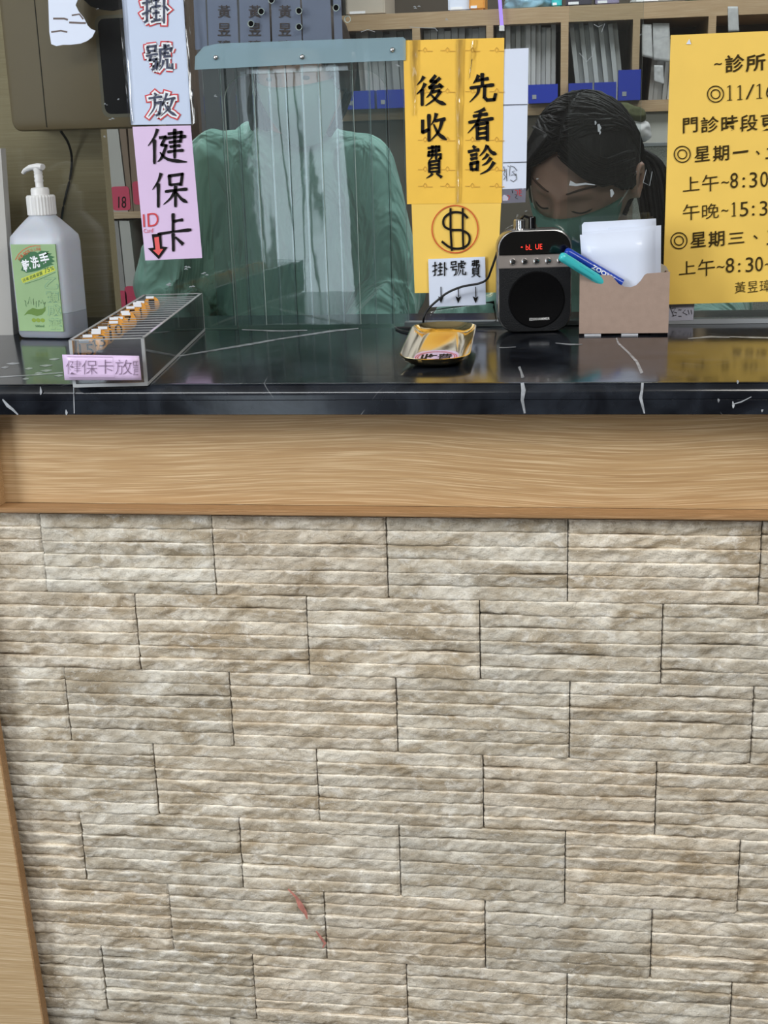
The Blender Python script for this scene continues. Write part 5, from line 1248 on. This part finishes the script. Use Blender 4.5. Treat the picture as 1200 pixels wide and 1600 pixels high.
b = new(); lathe(b, [(.17, .315), (.18, .325), (.18, .34), (.16, .345)], (hip.x, hip.y+.02, 0), 32); finish('seat', b, M['leather'], root, 'auto')
b = new(); lathe(b, [(.02, .05), (.02, .315)], (hip.x, hip.y+.02, 0), 16); lathe(b, [(.2, 0), (.2, .015), (.03, .05)], (hip.x, hip.y+.02, 0), 24); finish('pedestal', b, M['rail'], root, 'auto')

# --- standing person in green gown
Yg_ = 1.06
H1 = P(474, 112, Yg_)
Mh = Matrix.Translation(H1) @ Matrix.Rotation(math.radians(-8), 4, 'Z') @ Matrix.Rotation(math.radians(12), 4, 'X') @ Matrix.Scale(.98, 4)
root = thing('person', (H1.x, Yg_+.05, 0), 'person standing in a loose green gown and mask behind the strip curtain', 'person')
J = lambda x, y, Y=Yg_+.06: P(x, y, Y)
chest = J(452, 300, Yg_+.09); belly = J(452, 470, Yg_+.10); hip = Vector((belly.x, belly.y, .80))
SL, SR_ = J(338, 262), J(566, 262)
EL, ER = J(272, 452, Yg_+.04), J(612, 452, Yg_+.04)
WL, WR = Vector((EL.x+.07, Yg_-.16, .86)), Vector((ER.x-.07, Yg_-.16, .86))
b = new(); head_mesh(b, Mh); capsule(b, Mh @ Vector((0, .03, -.05)), J(446, 235, Yg_+.09), .048, .058); capsule(b, chest, belly, .11, .10, fy=.7); capsule(b, belly, hip, .10, .12, fy=.75)
for S_, E_, W_ in ((SL, EL, WL), (SR_, ER, WR)):
    capsule(b, chest, S_, .07, .042); capsule(b, S_, E_, .042, .034); capsule(b, E_, W_, .032, .021); hand(b, W_, (Vector((0, -1, -.3))), (0, 0, -1))
for s in (-1, 1):
    k_ = Vector((hip.x+s*.085, hip.y, .44)); f_ = Vector((hip.x+s*.085, hip.y+.02, .06)); capsule(b, Vector((hip.x+s*.07, hip.y, .78)), k_, .085, .055); capsule(b, k_, f_, .052, .036); capsule(b, f_, f_+Vector((0, -.14, -.02)), .036, .028)
body = link('body', remesh(b, .0035, 1), M['skin'], root, True)
b = new(); capsule(b, J(440, 232, Yg_+.08), chest, .062, .115, fy=.8); capsule(b, chest, belly, .135, .15, fy=.75); capsule(b, belly, Vector((hip.x, hip.y, .45)), .15, .19, fy=.75)
for S_, E_, W_ in ((SL, EL, WL), (SR_, ER, WR)): capsule(b, J(440, 250, Yg_+.08), S_, .058, .054); capsule(b, chest, S_, .10, .056); capsule(b, S_, E_, .056, .062); capsule(b, E_, E_.lerp(W_, .85), .060, .040)
capsule(b, chest+Vector((.06, 0, 0)), ER+Vector((-.06, .02, 0)), .06, .06); capsule(b, chest+Vector((-.06, 0, 0)), EL+Vector((.08, .02, 0)), .06, .06)
link('gown', remesh(b, .0055, 3, folds(8, .013)), M['gown'], body, True)
finish('mask', mask_mesh(Mh), M['mask'], body, True)
def line_g(n):
    if n.y > .10 and n.z > -.85: return True
    hl = .50 if abs(n.x) < .6 else .50-2.2*(abs(n.x)-.6)
    return n.y <= .10 and n.z > hl
finish('hair', hair_cap(Mh, line_g, .014, 5), M['hair_b'], body, True)
b = new()
for k in range(46):
    a = random.uniform(0, 6.28); r_ = random.uniform(0, .022); o_ = Vector((math.cos(a)*r_, math.sin(a)*r_*.7, 0))
    tube(b, spline([Mh @ Vector((-.055, .02, .03))+o_, Mh @ Vector((-.082, .015, -.03))+o_, Mh @ Vector((-.088, .012, -.085))+o_, Mh @ Vector((-.080, .01, -.125))+o_*.7], 5), [.0045]*15+[.001], 6)
finish('hair_locks', b, M['hair_b'], body, True)
for s in (-1, 1):
    finish('eyebrow', brow_curve(Mh, s, .026, .0022), M['brow'], body, True)
    b = new(); c = Mh @ (headp((s*.42, -math.sqrt(1-.42**2-.03**2), .03))+Vector((0, -.0005, 0))); bmesh.ops.create_uvsphere(b, u_segments=16, v_segments=10, radius=.0045, matrix=Matrix.Translation(c) @ Matrix.Diagonal((1.5, .35, .8, 1))); finish('eye', b, M['lash'], body, True)
